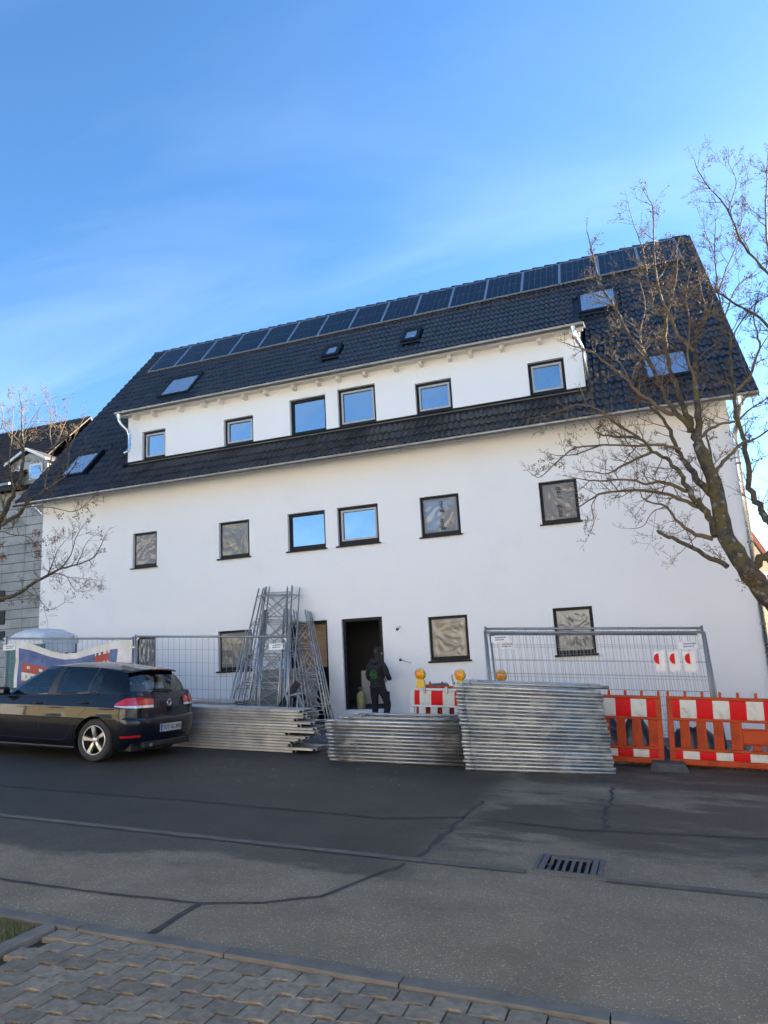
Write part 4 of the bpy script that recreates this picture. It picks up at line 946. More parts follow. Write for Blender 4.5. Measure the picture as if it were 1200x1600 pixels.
# wheels
def wheel(x, sgn):
    y = .755*sgn; mb = MB(); prof = [(.205, -.095), (.27, -.100), (.300, -.098), (.314, -.075), (.317, 0), (.314, .075), (.300, .098), (.27, .104), (.222, .098), (.212, .085)]
    mb.lathe(prof, (x, y, .3165), (0, sgn, 0), 40); w = mb.build('wheel', M['tyre'], car, local=True)
    mb = MB(); mb.lathe([(.214, .088), (.220, .096), (.212, .100), (.200, .085), (.196, -.05), (.0, -.05)], (x, y, .3165), (0, sgn, 0), 40); mb.build('rim_barrel', M['anth'], w, local=True)
    mb = MB(); mb.lathe([(.200, .090), (.206, .103), (.216, .101), (.221, .092)], (x, y, .3165), (0, sgn, 0), 40)
    mb.lathe([(.0, .088), (.030, .088), (.052, .080), (.060, .06)], (x, y, .3165), (0, sgn, 0), 20)
    for k in range(5):
        a = R(78)+k*R(72); d = Vector((math.cos(a), 0, math.sin(a))); t = Vector((-math.sin(a), 0, math.cos(a)))
        o = Vector((x, y, .3165)); q = [(.035, .026, .080), (.11, .030, .094), (.205, .043, .099)]
        vs = []
        for (r_, hw, dp) in q:
            for (s_, dd) in ((-1, -.03), (-.7, 0), (.7, 0), (1, -.03)): vs.append(o+d*r_+t*hw*s_+Vector((0, sgn*(dp+dd), 0)))
        mb.add(vs, [(i*4+j, i*4+j+1, (i+1)*4+j+1, (i+1)*4+j) for i in range(2) for j in range(3)])
    mb.build('rim', M['rim'], w, local=True)
    mb = MB()
    for k in range(5): a = R(42)+k*R(72); mb.lathe([(.0, .094), (.011, .094), (.012, .08)], (x+math.cos(a)*.052, y, .3165+math.sin(a)*.052), (0, sgn, 0), 8)
    mb.build('wheel_bolt', M['black'], w, local=True)
    mb = MB(); vs = []
    for k in range(17):
        a = math.pi*k/16; 
        for yy in (.862, .50): vs.append((x+.354*math.cos(a), yy*sgn, .317+.354*math.sin(a)))
    mb.add(vs, [(2*k, 2*k+1, 2*k+3, 2*k+2) for k in range(16)], 0, True); mb.quad((x-.354, .5*sgn, .2), (x+.354, .5*sgn, .2), (x+.354, .5*sgn, .68), (x-.354, .5*sgn, .68)); mb.build('wheel_housing', M['black'], car, local=True)
for x in (0, 2.578):
    for s in (1, -1): wheel(x, s)
# seats
for x, y in ((.28, .42), (.28, -.42), (1.02, .38), (1.02, -.38)):
    mb = MB(); mb.box((x+.05, y, .98), (.13, .46, .22), Matrix.Rotation(R(-14), 3, 'Y'), bev=.05); mb.box((x, y, 1.19), (.10, .27, .19), Matrix.Rotation(R(-12), 3, 'Y'), bev=.045)
    for s in (-.06, .06): mb.tube((x+.02, y+s, 1.05), (x, y+s, 1.15), .007, 6)
    mb.build('seat', M['seat'], car, local=True)
mb = MB(); mb.box((1.85, 0, .96), (.35, 1.3, .14), bev=.05); mb.build('dashboard', M['seat'], car, local=True)
mb = MB(); mb.lathe([(.17, -.012), (.185, 0), (.17, .012), (.155, 0), (.17, -.012)], (1.52, .38, .98), (-.85, 0, .5), 20); mb.build('steering_wheel', M['black'], car, local=True)
mb = MB(); mb.box((1.30, 0, 1.30), (.03, .22, .07), bev=.01); mb.build('rear_view_mirror', M['black'], car, local=True)
for sgn in (1, -1):
    wrap([('f', R(a)) for a in (25, 38, 50, 60)], lambda t: (.60, .72), 0.006, 2, sgn, M['tailclear'], 'headlight')
# ================================================================ BUILDING SITE GEAR
def frame_matrix(o, ux, up=None, loc=None):
    ux = Vector(ux).normalized(); n = Vector((0.057, 0.03, 1)).normalized() if up is None else Vector(up).normalized()
    uy = n.cross(ux).normalized(); n = ux.cross(uy)
    o.matrix_world = Matrix(((ux.x, uy.x, n.x, loc.x), (ux.y, uy.y, n.y, loc.y), (ux.z, uy.z, n.z, loc.z), (0, 0, 0, 1)))
TR = 0.0262
def scaffold_frame_proto():
    r = empty('scaffold_section', (0, 0, 0)); OFF[r] = Vector((0, 0, 0))
    for y in (0, 0.73):
        mb = MB(); mb.path([(0.0, y, TR), (0.13, y, TR)], 0.0225, 10); mb.path([(0.13, y, TR), (2.10, y, TR)], TR, 12); mb.build('standard', M['galvold'], r, local=True)
    for x in (0.22, 1.95):
        mb = MB(); mb.tube((x, 0.0, TR), (x, 0.73, TR), 0.019, 8); mb.build('transom', M['galvold'], r, local=True)
    return r
sframe = scaffold_frame_proto(); used = [False]
def put_frame(loc, ux, up, label, group):
    o = sframe if not used[0] else copy_tree(sframe); used[0] = True
    frame_matrix(o, ux, up, loc); tag(o, label, 'scaffold frame', group); return o
srng = random.Random(5)
def stack(A, B, n, where, group, topshift, tilt=0.0):
    A, B = Vector(A), Vector(B); u = (B-A).normalized()
    for k in range(n):
        lab = ('galvanised scaffold frame lying on top of ' if k == n-1 else 'galvanised scaffold frame lying at the bottom of ' if k == 0 else 'galvanised scaffold frame lying '+ORD[n-1-k]+' from the top in ')+where
        sh = srng.uniform(-0.014, 0.014)+(topshift if k == n-1 else 0)-0.0028*k
        L = A+u*sh+Vector((0, 0, 1))*(k*0.0530)+Vector((0, srng.uniform(-.006, .006), 0))
        uu = u+Vector((0, 0, srng.uniform(-.0012, .0012)-tilt*k))+(Vector((0, 0.012, 0.008)) if k == n-1 else Vector((0, 0, 0)))
        put_frame(L, uu, None, lab, group)
pl_, pr_ = G(727, 1204), G(968, 1212); stack(pl_, pr_, 24, 'the taller stack before the mesh fence', 'scaffold frames in the taller stack', 0.10, 0.0012)
pl_, pr_ = G(514, 1189), G(722, 1198); stack(pl_, pr_, 13, 'the low stack before the doorway', 'scaffold frames in the low stack', 0.28)
tape = MB()
# ---- decks
def deck_proto(L, W):
    r = empty('scaffold_deck', (0, 0, 0)); OFF[r] = Vector((0, 0, 0)); t = 0.045
    mb = MB(); mb.box((L/2, W/2, t-0.006), (L, W-0.02, 0.010)); mb.build('deck_board', M['deck'], r, local=True)
    for y in (0.012, W-0.012):
        mb = MB(); mb.box((L/2, y, t/2), (L, 0.024, t-0.010), bev=0.006); mb.box((L/2, y-0.010 if y < W/2 else y+0.010, t*0.28), (L, 0.006, 0.012)); mb.build('side_rail', M['deck'], r, local=True)
    for x in (0, L):
        for y in (0.06, W-0.06):
            s = 1 if x > 0 else -1; mb = MB()
            mb.path([(x-0.02*s, y, 0.040), (x+0.02*s, y, 0.046), (x+0.045*s, y, 0.030), (x+0.040*s, y, 0.008), (x+0.022*s, y, 0.004)], 0.0085, 8); mb.build('hook', M['galv'], r, local=True)
    return r
dk = deck_proto(3.07, 0.61); dused = [False]
def put_deck(loc, ux, label, group):
    o = dk if not dused[0] else copy_tree(dk); dused[0] = True
    frame_matrix(o, ux, None, loc); tag(o, label, 'scaffold deck', group)
ends = [457, 489, 450, 454, 466, 477, 446, 491, 489, 465, 485, 459, 474, 474, 468]
for k, e in enumerate(ends):
    gR = G(468, 1178); y = gR.y+srng.uniform(-.012, .012); xe = P(e, 1178-4.5*k, y).x; u = Vector((1, 0.03, -0.057)).normalized()
    base = Vector((xe-3.07, y-0.09, gz(xe-3.07, y-0.09)+0.003+k*0.0468))
    put_deck(base, u, ('grey scaffold deck plank at the bottom of ' if k == 0 else 'grey scaffold deck plank on top of ' if k == 14 else 'grey scaffold deck plank '+ORD[14-k]+' from the top in ')+'the stack behind the car', 'scaffold decks stacked behind the car')
for k in range(14):
    xe = P(368, 1095, 13.2).x+srng.uniform(-.06, .06)
    put_deck(Vector((xe-3.07, 13.2, gz(xe-3.07, 13.2)+0.006+k*0.0468)), (1, 0, -0.057), ('scaffold deck at the bottom of ' if k == 0 else 'scaffold deck on top of ' if k == 13 else 'scaffold deck '+ORD[13-k]+' from the top in ')+'the low stack behind the wire fence', 'scaffold decks stacked behind the fence')
# ---- lattice frames leaning on the wall
def to_ground(top, bot):
    d = (bot-top); t = 0.5
    for k in range(400):
        p = top+d*t
        if p.z <= gz(p.x, p.y): break
        t += 0.01
    return top+d*t
def lattice(bl, tl, br, tr, yb, yt, rails, label, diag=True, r=0.019):
    TL, TRR = P(*tl, yt), P(*tr, yt); BL, BR = to_ground(TL, P(*bl, yb)), to_ground(TRR, P(*br, yb))
    o = empty('lattice_frame', (BL+BR)/2, label, 'scaffold frame', 'lattice frames leaning on the wall')
    for a, b in ((BL, TL), (BR, TRR)):
        mb = MB(); mb.tube(a, b, r, 8); mb.tube(b, b+(b-a).normalized()*0.05, r*0.75, 8); mb.build('standard', M['galv'], o)
    pts = [(BL.lerp(TL, f), BR.lerp(TRR, f)) for f in rails]
    for a, b in pts:
        mb = MB(); mb.tube(a, b, 0.014, 6); mb.build('rung', M['galv'], o)
    if diag:
        for (a, b), (c, d) in zip(pts, pts[1:]):
            for s, e in ((a, d), (b, c)): mb = MB(); mb.tube(s, e, 0.011, 6); mb.build('brace', M['galv'], o)
    return o
rl = (0.08, 0.26, 0.46, 0.72, 0.95)
lattice((362, 1104), (404, 922), (433, 1104), (449, 919), 14.75, 16.20, rl, 'tall leaning lattice frame, first from the fenced side', r=0.021)
lattice((370, 1104), (411, 921), (441, 1104), (457, 918), 14.80, 16.23, (0.10, 0.30, 0.5, 0.73, 0.94), 'tall leaning lattice frame, second from the fenced side')
lattice((380, 1104), (414, 920), (446, 1104), (449, 921), 14.85, 16.26, (0.07, 0.27, 0.48, 0.74, 0.955), 'tall leaning lattice frame, third from the fenced side', diag=False)
lattice((389, 1104), (416, 919), (450, 1104), (456, 917), 14.95, 16.30, (0.12, 0.33, 0.55, 0.77, 0.96), 'tall leaning lattice frame, fourth from the fenced side')
lattice((398, 1104), (421, 919), (456, 1104), (468, 920), 15.05, 16.34, (0.09, 0.28, 0.5, 0.75, 0.95), 'tall leaning lattice frame, widest at the top')
lattice((470, 1112), (450, 953), (508, 1122), (477, 955), 14.90, 16.15, (0.15, 0.42, 0.7, 0.9), 'shorter leaning lattice frame beside the doorway, first from the left')
lattice((476, 1112), (454, 955), (513, 1122), (480, 956), 14.95, 16.20, (0.18, 0.45, 0.68, 0.88), 'shorter leaning lattice frame beside the doorway, second from the left')
lattice((482, 1112), (459, 955), (517, 1122), (483, 957), 15.00, 16.25, (0.12, 0.40, 0.66, 0.9), 'shorter leaning lattice frame beside the doorway, third from the left', diag=False)
lattice((488, 1112), (463, 957), (521, 1122), (486, 958), 15.05, 16.30, (0.2, 0.44, 0.71, 0.87), 'shorter leaning lattice frame nearest the doorway')
lt = [((357, 1104), (385, 985)), ((366, 1104), (391, 986)), ((375, 1104), (399, 975)), ((386, 1104), (413, 953)), ((393, 1104), (415, 953)), ((401, 1104), (418, 957)), ((437, 1104), (444, 953)), ((443, 1104), (449, 953)), ((448, 1104), (452, 953)), ((405, 1104), (409, 960))]
for k, (b, t) in enumerate(lt):
    T = P(*t, 15.9); B = to_ground(T, P(*b, 14.72)); mb = MB(); mb.tube(B, T, 0.0235, 10)
    tag(mb.thing('scaffold_tube', M['galvold'], B), 'single leaning scaffold tube among the lattice frames, '+ORD[k]+' from the left', 'scaffold tube', 'single tubes leaning among the lattice frames')
# ---- planks, black strip
for k in range(14):
    x0, x1 = P(408, 1050, 15.95).x+srng.uniform(-.05, .05), P(486, 1050, 15.95).x+srng.uniform(-.05, .05); mb = MB(); z = gz((x0+x1)/2, 16.1)+0.045+k*0.092
    mb.box(((x0+x1)/2, 16.08+srng.uniform(-.02, .02), z), (x1-x0, 0.30, 0.088), Matrix.Rotation(srng.uniform(-.006, .006), 3, 'Y'), bev=0.004)
    tag(mb.thing('timber_plank', M['greywood']), 'greyish timber plank by the house wall, '+('topmost of the pile' if k == 13 else 'bottom of the pile' if k == 0 else ORD[13-k]+' from the top of the pile'), 'plank', 'timber planks piled by the wall')
mb = MB(); a, b = P(466, 1066, 14.5), P(436, 1110, 14.5); b = to_ground(a, b); mb.bar(a, b, 0.03, 0.16, up=(0.8, 0, 0.6)); tag(mb.thing('black_strip', M['black'], b), 'black flat strip standing slanted before the plank pile', 'strip')
tr = empty('metal_trestle', to_ground(P(450, 1090, 14.2), P(452, 1110, 14.2)), 'small galvanised trestle stand beside the deck stack', 'trestle')
for a, b in (((444, 1075), (452, 1106)), ((450, 1088), (470, 1083)), ((466, 1084), (474, 1106)), ((450, 1088), (449, 1106)), ((466, 1084), (464, 1106))):
    A = P(*a, 14.2); B = P(*b, 14.2); 
    if b[1] > 1100: B = to_ground(A, B)
    mb = MB(); mb.tube(A, B, 0.022, 8); mb.build('tube', M['galv'], tr)
# ---- wire fences
def fence(A, B, h, label, lean=(0, 0), nv=26, foot=True, hs=6, wire=0.0032):
    A, B = Vector(A), Vector(B); u = B-A; W = math.hypot(u.x, u.y); up = Vector((lean[0], lean[1], 1)).normalized()*h
    o = empty('wire_fence_panel', (A+B)/2, label, 'fence')
    mb = MB(); mb.tube(A, A+up+Vector((0, 0, 0.03)), 0.021, 10); mb.build('post', M['fenceframe'], o)
    mb = MB(); mb.tube(B, B+up+Vector((0, 0, 0.03)), 0.021, 10); mb.build('post', M['fenceframe'], o)
    for f in (0.06, 0.995): mb = MB(); mb.tube(A+up*f, B+up*f, 0.021, 10); mb.build('rail', M['fenceframe'], o)
    mb = MB(); fr_ = random.Random(int(W*1000)); from mathutils import noise as mn
    nrm = Vector((-u.y, u.x, 0)).normalized()
    def wp(t, f): return A.lerp(B, t)+up*f+nrm*(0.010*mn.noise(Vector((t*3, f*2, A.x))))
    for k in range(1, nv): t = k/nv; mb.path([wp(t, .06), wp(t, .3), wp(t, .55), wp(t, .8), wp(t, .995)], wire, 4, caps=False)
    for q in range(1, hs+1):
        f = .06+.935*q/(hs+1)
        for df in (0, .0):
            mb.path([wp(k/10, f+df)+nrm*0.006 for k in range(11)], wire*0.95, 4, caps=False)
    mb.build('wire_mesh', M['wire'], o)
    for a, s in ((A, 1), (B, -1)):          # corner gussets
        mb = MB(); c = a+up*0.985; d = u.normalized()*s; mb.add([c, c+d*0.10, c-up.normalized()*0.12], [(0, 1, 2)]); mb.add([c+nrm*.004, c+d*0.10+nrm*.004, c-up.normalized()*0.12+nrm*.004], [(0, 2, 1)]); mb.build('gusset', M['galv'], o)
    return o
def gp(x, y): return Vector((x, y, gz(x, y)+0.03))
FY = 12.42
fx0, fx1 = P(210, 997, FY).x, P(449, 990, FY).x
fA, fB = gp(fx0+.03, FY), gp(fx1, FY)
def htop(px, py, Y): p = P(px, py, Y); return p.z-gz(p.x, Y)-0.03
fenceL = fence(fA, fB, htop(330, 994, FY), 'wire mesh site fence panel between the car roof and leaning frames')
fenceL0 = fence(gp(fx0-3.53, FY+0.02), gp(fx0-0.03, FY), htop(110, 997, FY), 'wire mesh site fence panel carrying the printed banner')
def clamp(x, z, Y): 
    mb = MB(); mb.box((x, Y, z), (0.10, 0.07, 0.05), bev=0.01); return mb
clamp(fx0, gz(fx0, FY)+1.75, FY-0.01).build('clamp', M['galv'], fenceL)
RY = 12.80
ra, rb = P(757, 990, RY), P(1098, 986, RY)
fR1 = fence(gp(ra.x, RY), gp(rb.x, RY+0.02), 0.5*(htop(757, 988, RY)+htop(1098, 986, RY)), 'front one of the mesh panels leaning behind the barriers', (0, 0.02), 30, hs=7)
fR2 = fence(gp(P(763, 990, RY+.1).x, RY+0.12), gp(P(1104, 986, RY+.12).x, RY+0.10), htop(763, 981, RY+.12), 'middle one of the mesh panels behind the barriers', (-0.03, 0.03), 30, hs=6)
fR3 = fence(gp(P(772, 1000, RY+.2).x, RY+0.24), gp(P(1110, 986, RY+.2).x, RY+0.20), htop(1110, 986, RY+.2)-0.03, 'rearmost of the mesh panels behind the barriers', (-0.045, 0.04), 30, hs=7)
def sign(px0, py0, px1, py1, Y, label, lines=2, name='fence_sign', m='paper', parentthing=None):
    a = P(px0, py0, Y); b = P(px1, py1, Y); w = b.x-a.x; h = a.z-b.z; c = (a+b)/2; mb = MB(); mb.box(c, (w, 0.006, h), bev=0.001)
    o = tag(mb.thing(name, M[m]), label, 'sign')
    for k in range(lines):
        q = MB(); z = a.z-h*(0.28+0.34*k); x = a.x+w*0.25; e = a.x+w*(0.92-0.1*k); r = random.Random(int(px0)+k)
        while x < e: ww = r.uniform(0.008, 0.02); q.add([(x, Y-0.0045, z-h*.09), (min(e, x+ww), Y-0.0045, z-h*.09), (min(e, x+ww), Y-0.0045, z+h*.09), (x, Y-0.0045, z+h*.09)], [(0, 1, 2, 3)]); x += ww+r.uniform(0.003, 0.008)
        q.build('lettering', M['ink'], o)
    return o
sign(420, 1006, 442, 1014.5, FY-0.03, 'small white company tag on the fence before the leaning frames')
sign(5, 1008, 24, 1015.5, FY-0.03, 'small white company tag on the fence at the far left edge')
sign(767, 994, 793, 1003, RY-0.03, 'upper white company tag at the left end of the right fence')
sign(778, 1004.5, 804, 1013.5, RY+0.05, 'lower white company tag at the left end of the right fence')
sign(1059.5, 1003.5, 1091, 1013.5, RY-0.03, 'white company tag above the red half circle notices')
M['sleeve'] = mat('plastic_sleeve', (0.60, 0.60, 0.60), 0.25, col2=(0.68, 0.68, 0.68), scale=12, bump=0.004, bscale=14)
for k, (x0, x1) in enumerate(((1021.5, 1041.5), (1043.5, 1063.5), (1065.5, 1089))):
    a = P(x0, 1018, RY-0.035); b = P(x1, 1049, RY-0.035); w = b.x-a.x; h = a.z-b.z; mb = MB()
    from mathutils import noise as mn
    mb.grid(lambda u, v: (a.x+w*u, a.y-0.006*abs(mn.noise(Vector((u*4+k, v*5, 1)))), b.z+h*v), 10, 12)
    o = tag(mb.thing('notice', M['sleeve']), ['left', 'middle', 'right'][k]+' one of three paper notices with a red half circle on the fence', 'notice', 'notices with red half circles')
    mb = MB(); c = Vector((a.x+w*(0.42 if k == 0 else 0.58), a.y-0.010, b.z+h*0.64)); rr = h*0.27
    mb.add([c]+[c+Vector((-math.sin(math.pi*q/12)*rr*0.9, 0, math.cos(math.pi*q/12)*rr)) for q in range(13)], [(0, 1+q+1, 1+q) for q in range(12)]); mb.build('half_circle', M['red'], o)
# ---- banner on the left fence
M['bwhite'] = mat('banner_white', (0.68, 0.68, 0.68), 0.6, col2=(0.55, 0.53, 0.48), scale=3); M['bblue'] = mat('banner_blue', (0.035, 0.07, 0.22), 0.55, col2=(0.09, 0.14, 0.30), scale=5)
M['bred'] = mat('banner_red', (0.33, 0.045, 0.032), 0.55); M['bdark'] = mat('banner_dark', (0.06, 0.05, 0.06), 0.6)
bx0, bx1 = P(25, 1010, FY).x, P(209, 1002, FY).x; bw = bx1-bx0
def btop(u):
    px = 33+(209-33)*u; tab = [(33, 1000), (60, 1006), (90, 1017), (110, 1021), (130, 1019), (160, 1009), (180, 1003), (209, 999)]; return P(px, lerp_tab(tab, px), FY-0.03).z
def bfn(u, v):
    zt = btop(u); zb = gz(bx0+bw*u, FY)+0.35; z = zb+(zt-zb)*v; d = 0.03*math.sin(u*9+v*3)*(1-v)+0.02*math.sin(u*23+v*6)*v*(1-v)*2+0.015*math.sin(u*5.0-v*9)
    return (bx0+0.09*(1-v)*(0.5-u)+0.09*v*0.6*(1-u)+bw*u, FY-0.035-abs(d), z)
def bmat(u, v):
    if u < 0.03 or v > 0.90: return 0
    if u > 0.885: return 0
    if v > 0.44 and u < 0.70 and not (v < 0.70 and 0.06 < u < 0.40) : return 1
    if u >= 0.70 and u < 0.82 and v < 0.86 and v > 0.52+0:
        if 0.60 < v < 0.66: return 2
        if 0.72 < v < 0.76 and int(u*90) % 3 == 0: return 0
        return 2
    if 0.06 < u < 0.42 and v > 0.56: return 0 if (0.62 < v < 0.66 and int(u*45) % 5 == 0) else 2
    if 0.06 < u < 0.42: return (3 if int(u*80) % 4 == 0 and 0.48 < v < 0.53 else 0) if v > 0.44 else (2 if v > 0.36 else 0)
    if u >= 0.70: return 1 if u > 0.82 else (3 if int(u*80) % 3 == 0 else 0)
    return 1 if v > 0.3 else 0
mb = MB(); mb.grid(bfn, 110, 50, mfn=bmat); tag(mb.thing('banner', [M['bwhite'], M['bblue'], M['bred'], M['bdark']]), 'sagging printed banner with red building picture tied to the fence', 'banner')
# ---- portable toilet
tx0, tx1, ty0, ty1 = P(9, 1000, 13.4).x, P(66, 1000, 13.4).x, 13.40, 14.55; tz0 = gz(-14, 14)-0.0; tzt = P(66, 1001, 13.4).z
wc = empty('portable_toilet', ((tx0+tx1)/2, (ty0+ty1)/2, tz0), 'teal portable toilet with pale arched roof behind the banner', 'portable toilet')
mb = MB(); mb.box(((tx0+tx1)/2, (ty0+ty1)/2, (tz0+tzt)/2), (tx1-tx0-.04, ty1-ty0-.04, tzt-tz0), bev=0.03); mb.build('cabin', M['teal'], wc)
for x in (tx0+.05, tx1-.05):
    for y in (ty0+.05, ty1-.05): mb = MB(); mb.box((x, y, (tz0+tzt)/2), (.11, .11, tzt-tz0-.02), bev=.03); mb.build('corner_post', M['teal'], wc)
mb = MB(); mb.box(((tx0+tx1)/2-.02, ty0+.015, tz0+1.02), (.72, .05, 1.88), bev=.01); dd = mb.build('door', M['teal'], wc)
for k in range(5): mb = MB(); mb.box(((tx0+tx1)/2-.02, ty0-.012, tz0+.35+k*.33), (.56, .012, .20), bev=.005); mb.build('rib', M['teal'], dd)
for k in range(4): mb = MB(); mb.box((tx1-.005, ty0+.25+k*.22, tz0+1.2), (.03, .12, 1.6), bev=.01); mb.build('side_panel', M['toiletroof'], wc)
mb = MB(); mb.box((tx1+.004, (ty0+ty1)/2, tzt-.16), (.03, ty1-ty0-.2, .26), bev=.01); mb.build('vent_panel', M['toiletroof'], wc)
def rfn(u, v):
    x = tx0-.03+(tx1-tx0+.06)*u; y = ty0-.03+(ty1-ty0+.06)*v; e = (1-abs(2*u-1)**6)*(1-abs(2*v-1)**5); h = .04+.30*(1-(2*u-1)**2*.35)*e**.5+.016*math.cos(u*34)*e
    return (x, y, tzt-.03+h)
mb = MB(); mb.grid(rfn, 24, 40); 
mb.box(((tx0+tx1)/2, (ty0+ty1)/2, tzt-.03), (tx1-tx0+.07, ty1-ty0+.07, .10), bev=.02)
rfo = mb.build('roof', M['toiletroof'], wc)
for x, y in ((tx0+.02, ty0-.02), (tx1+.0, ty1-.1)):
    mb = MB(); mb.box((x, y, tzt+.05), (.13, .13, .16), bev=.03); c = mb.build('lifting_eye', M['toiletroof'], rfo)
    mb = MB(); mb.lathe([(0, .004), (.035, .004), (.036, -.02)], (x, y-.066, tzt+.07), (0, -1, 0), 10); mb.build('eye_hole', M['teal'], c)
# ---- barriers
def barrier(L, ux, label, W=2.0, colour='orange', box_at=None, group='plastic barriers', H=1.0, pegs=True):
    o = empty('site_barrier', L, label, 'barrier', group); frame_matrix(o, ux, (0.057, 0, 1), L); OFF[o] = Vector((0, 0, 0)); m = M[colour]; d = 0.045
    def bx(mb, x0, x1, z0, z1, dd=d, y=0.0, bev=0.008): mb.box(((x0+x1)/2, y, (z0+z1)/2), (x1-x0, dd, z1-z0), bev=bev)
    mb = MB(); bx(mb, 0, W, .955*H, H, .07, bev=.012); bx(mb, 0, W, .645*H, .682*H, .07); bx(mb, 0, W, .205*H, .245*H, .07); bx(mb, 0, W, .0, .085*H, .07, bev=.012)
    bx(mb, 0, .085, .085*H, .955*H, .055); bx(mb, W-.085, W, .085*H, .955*H, .055); mb.build('frame', m, o, local=True)
    x = .17; k = 0; pitch = .232
    while x < W-.2:
        if box_at is None or not (box_at-.02 < x+.05 < box_at+.36):
            mb = MB(); bx(mb, x, x+.135, .245*H, .645*H, .030, bev=.004)
            for q in (.03, .0675, .105): bx(mb, x+q-.008, x+q+.008, .25*H, .64*H, .044, bev=.004)
            mb.build('slat', m, o, local=True)
        x += pitch
    if box_at is not None:
        mb = MB(); bx(mb, box_at, box_at+.36, .345*H, .54*H, .036); bx(mb, box_at, box_at+.36, .54*H, .56*H, .06); bx(mb, box_at, box_at+.36, .325*H, .345*H, .06); bx(mb, box_at+.13, box_at+.25, .245*H, .325*H, .036)
        bx(mb, box_at-.05, box_at, .245*H, .645*H, .05); bx(mb, box_at+.36, box_at+.44, .245*H, .645*H, .05); mb.build('grip_box', m, o, local=True)
    def stripes(z0, z1, nm, bulge):
        mb = MB(); bx(mb, .085, W-.085, z0, z1, .02); bo = mb.build(nm, m, o, local=True); x = .085; red = True; first = True
        while x < W-.086:
            w = min((.105 if first else .228), W-.085-x); first = False; mb = MB()
            mb.grid(lambda u, v: (x+w*u, -.0115-bulge*math.sin(math.pi*v)**.6, z0+(z1-z0)*v), 1, 8); mb.build('stripe', M['red'] if red else M['whitefoil'], bo, local=True); x += w; red = not red
    stripes(.684*H, .953*H, 'upper_board', .010); stripes(.088*H, .203*H, 'lower_board', .006)
    if pegs:
        for k in range(9):
            mb = MB(); px_ = .03+k*(W-.06)/8; mb.box((px_, 0, H+.035), (.038, .03, .085), bev=.008); mb.build('peg', m, o, local=True)
    return o
BY = 11.98
b0 = P(1047, 1190, BY); zb = gz(b0.x, BY)+0.055
barrier(Vector((b0.x, BY, zb)), (1, 0.0, -0.057), 'orange barrier with red and white boards at the right edge', box_at=1.02, group='orange plastic barriers')
b1 = P(1039, 1190, BY-.03); barrier(Vector((b1.x-2.0, BY-.06, gz(b1.x-2, BY)+.055)), (1, 0.015, -0.057), 'orange barrier half hidden by the tall stack of scaffold frames', group='orange plastic barriers')
w0 = P(637, 1076, 13.4); barrier(Vector((w0.x, 13.4, gz(w0.x, 13.4)+.03)), (1, 0.02, -0.057), 'white barrier with red stripes carrying yellow warning lamps', colour='whiteplastic', group='white plastic barriers', pegs=False, H=0.99)
barrier(Vector((w0.x+.06, 13.62, gz(w0.x, 13.6)+.055)), (1, 0.02, -0.057), 'orange barrier standing close behind the white one', group='orange plastic barriers')
zc = MB()
for k, f in enumerate((.42, .86, 1.30)):
    p = Vector((w0.x+f*.98-.06, 13.36, gz(w0.x+f, 13.4)+.99)); mb = MB(); mb.bar(p-Vector((0, .0, .06)), p+Vector((0, 0, .07)), .045, .03, up=(0, 1, 0), bev=.006)
    tag(mb.thing('clamp_bracket', M['galv']), ['left', 'middle', 'right'][k]+' grey steel bracket on top of the white barrier', 'bracket', 'steel brackets on the white barrier')
def lamp(px, label, sc_=1.0):
    x = P(px, 1055, 13.42).x; Y = 13.42; z0 = gz(w0.x, 13.4)+.03+.99-0.057*(x-w0.x)+.005; o = empty('warning_lamp', (x, Y, z0), label, 'warning lamp', 'yellow warning lamps')
    mb = MB(); prof = [(-.075, 0), (.075, 0), (.082, .06), (.07, .12), (.045, .155), (.04, .175), (-.04, .175), (-.045, .155), (-.07, .12), (-.082, .06)]
    mb.prism([(x+a, Y-.045, z0+b) for a, b in prof], (0, .09, 0)); mb.build('housing', M['yellow'], o)
    ax = Vector((.38, 1, 0)).normalized(); c = Vector((x, Y, z0+.25)); mb = MB(); mb.lathe([(.084, -.05), (.096, -.05), (.100, 0), (.096, .05), (.084, .05), (.084, -.05)], c, ax, 28); mb.build('ring', M['yellow'], o)
    for s in (-1, 1):
        mb = MB(); mb.lathe([(.0, .070), (.05, .066), (.076, .056), (.085, .046)], c, ax*s, 28); mb.build('lens', M['amber'], o)
    mb = MB(); mb.path([c+Vector((math.cos(a)*.106, -.03, math.sin(a)*.106+.012)) for a in [math.pi*q/10 for q in range(11)]], .005, 5); mb.build('handle', M['galv'], o)
lamp(657, 'yellow warning lamp with amber lens, nearest the doorway'); lamp(719, 'yellow warning lamp with amber lens, middle one of three'); lamp(783, 'yellow warning lamp with amber lens behind the tall stack')
mb = MB(); t = P(706, 1054, 13.5); b = P(710, 1080, 13.5); mb.bar(t, to_ground(t, b), .03, .03); tag(mb.thing('steel_rod', M['fenceframe'], to_ground(t, b)), 'thin brown rod standing beside the middle warning lamp', 'rod')
wb = sign(720-5, 1086, 742, 1097, 13.34, 'white company sign hanging on the white barrier', 1)
mb = MB(); x = P(683, 1072, 14.2).x; zz_ = P(683, 1068, 14.2).z; z0 = gz(x, 14.2); mb.box((x, 14.2, (zz_+z0)/2-.04), (.36, .36, zz_-z0-.08), bev=.03); o = empty('teal_drum', (x, 14.2, z0), 'teal drum showing its lid behind the white barrier', 'drum'); mb.build('body', M['teal'], o)
mb = MB(); mb.box((x, 14.2, zz_-.05), (.42, .42, .10), bev=.04); mb.build('lid', M['teal'], o)
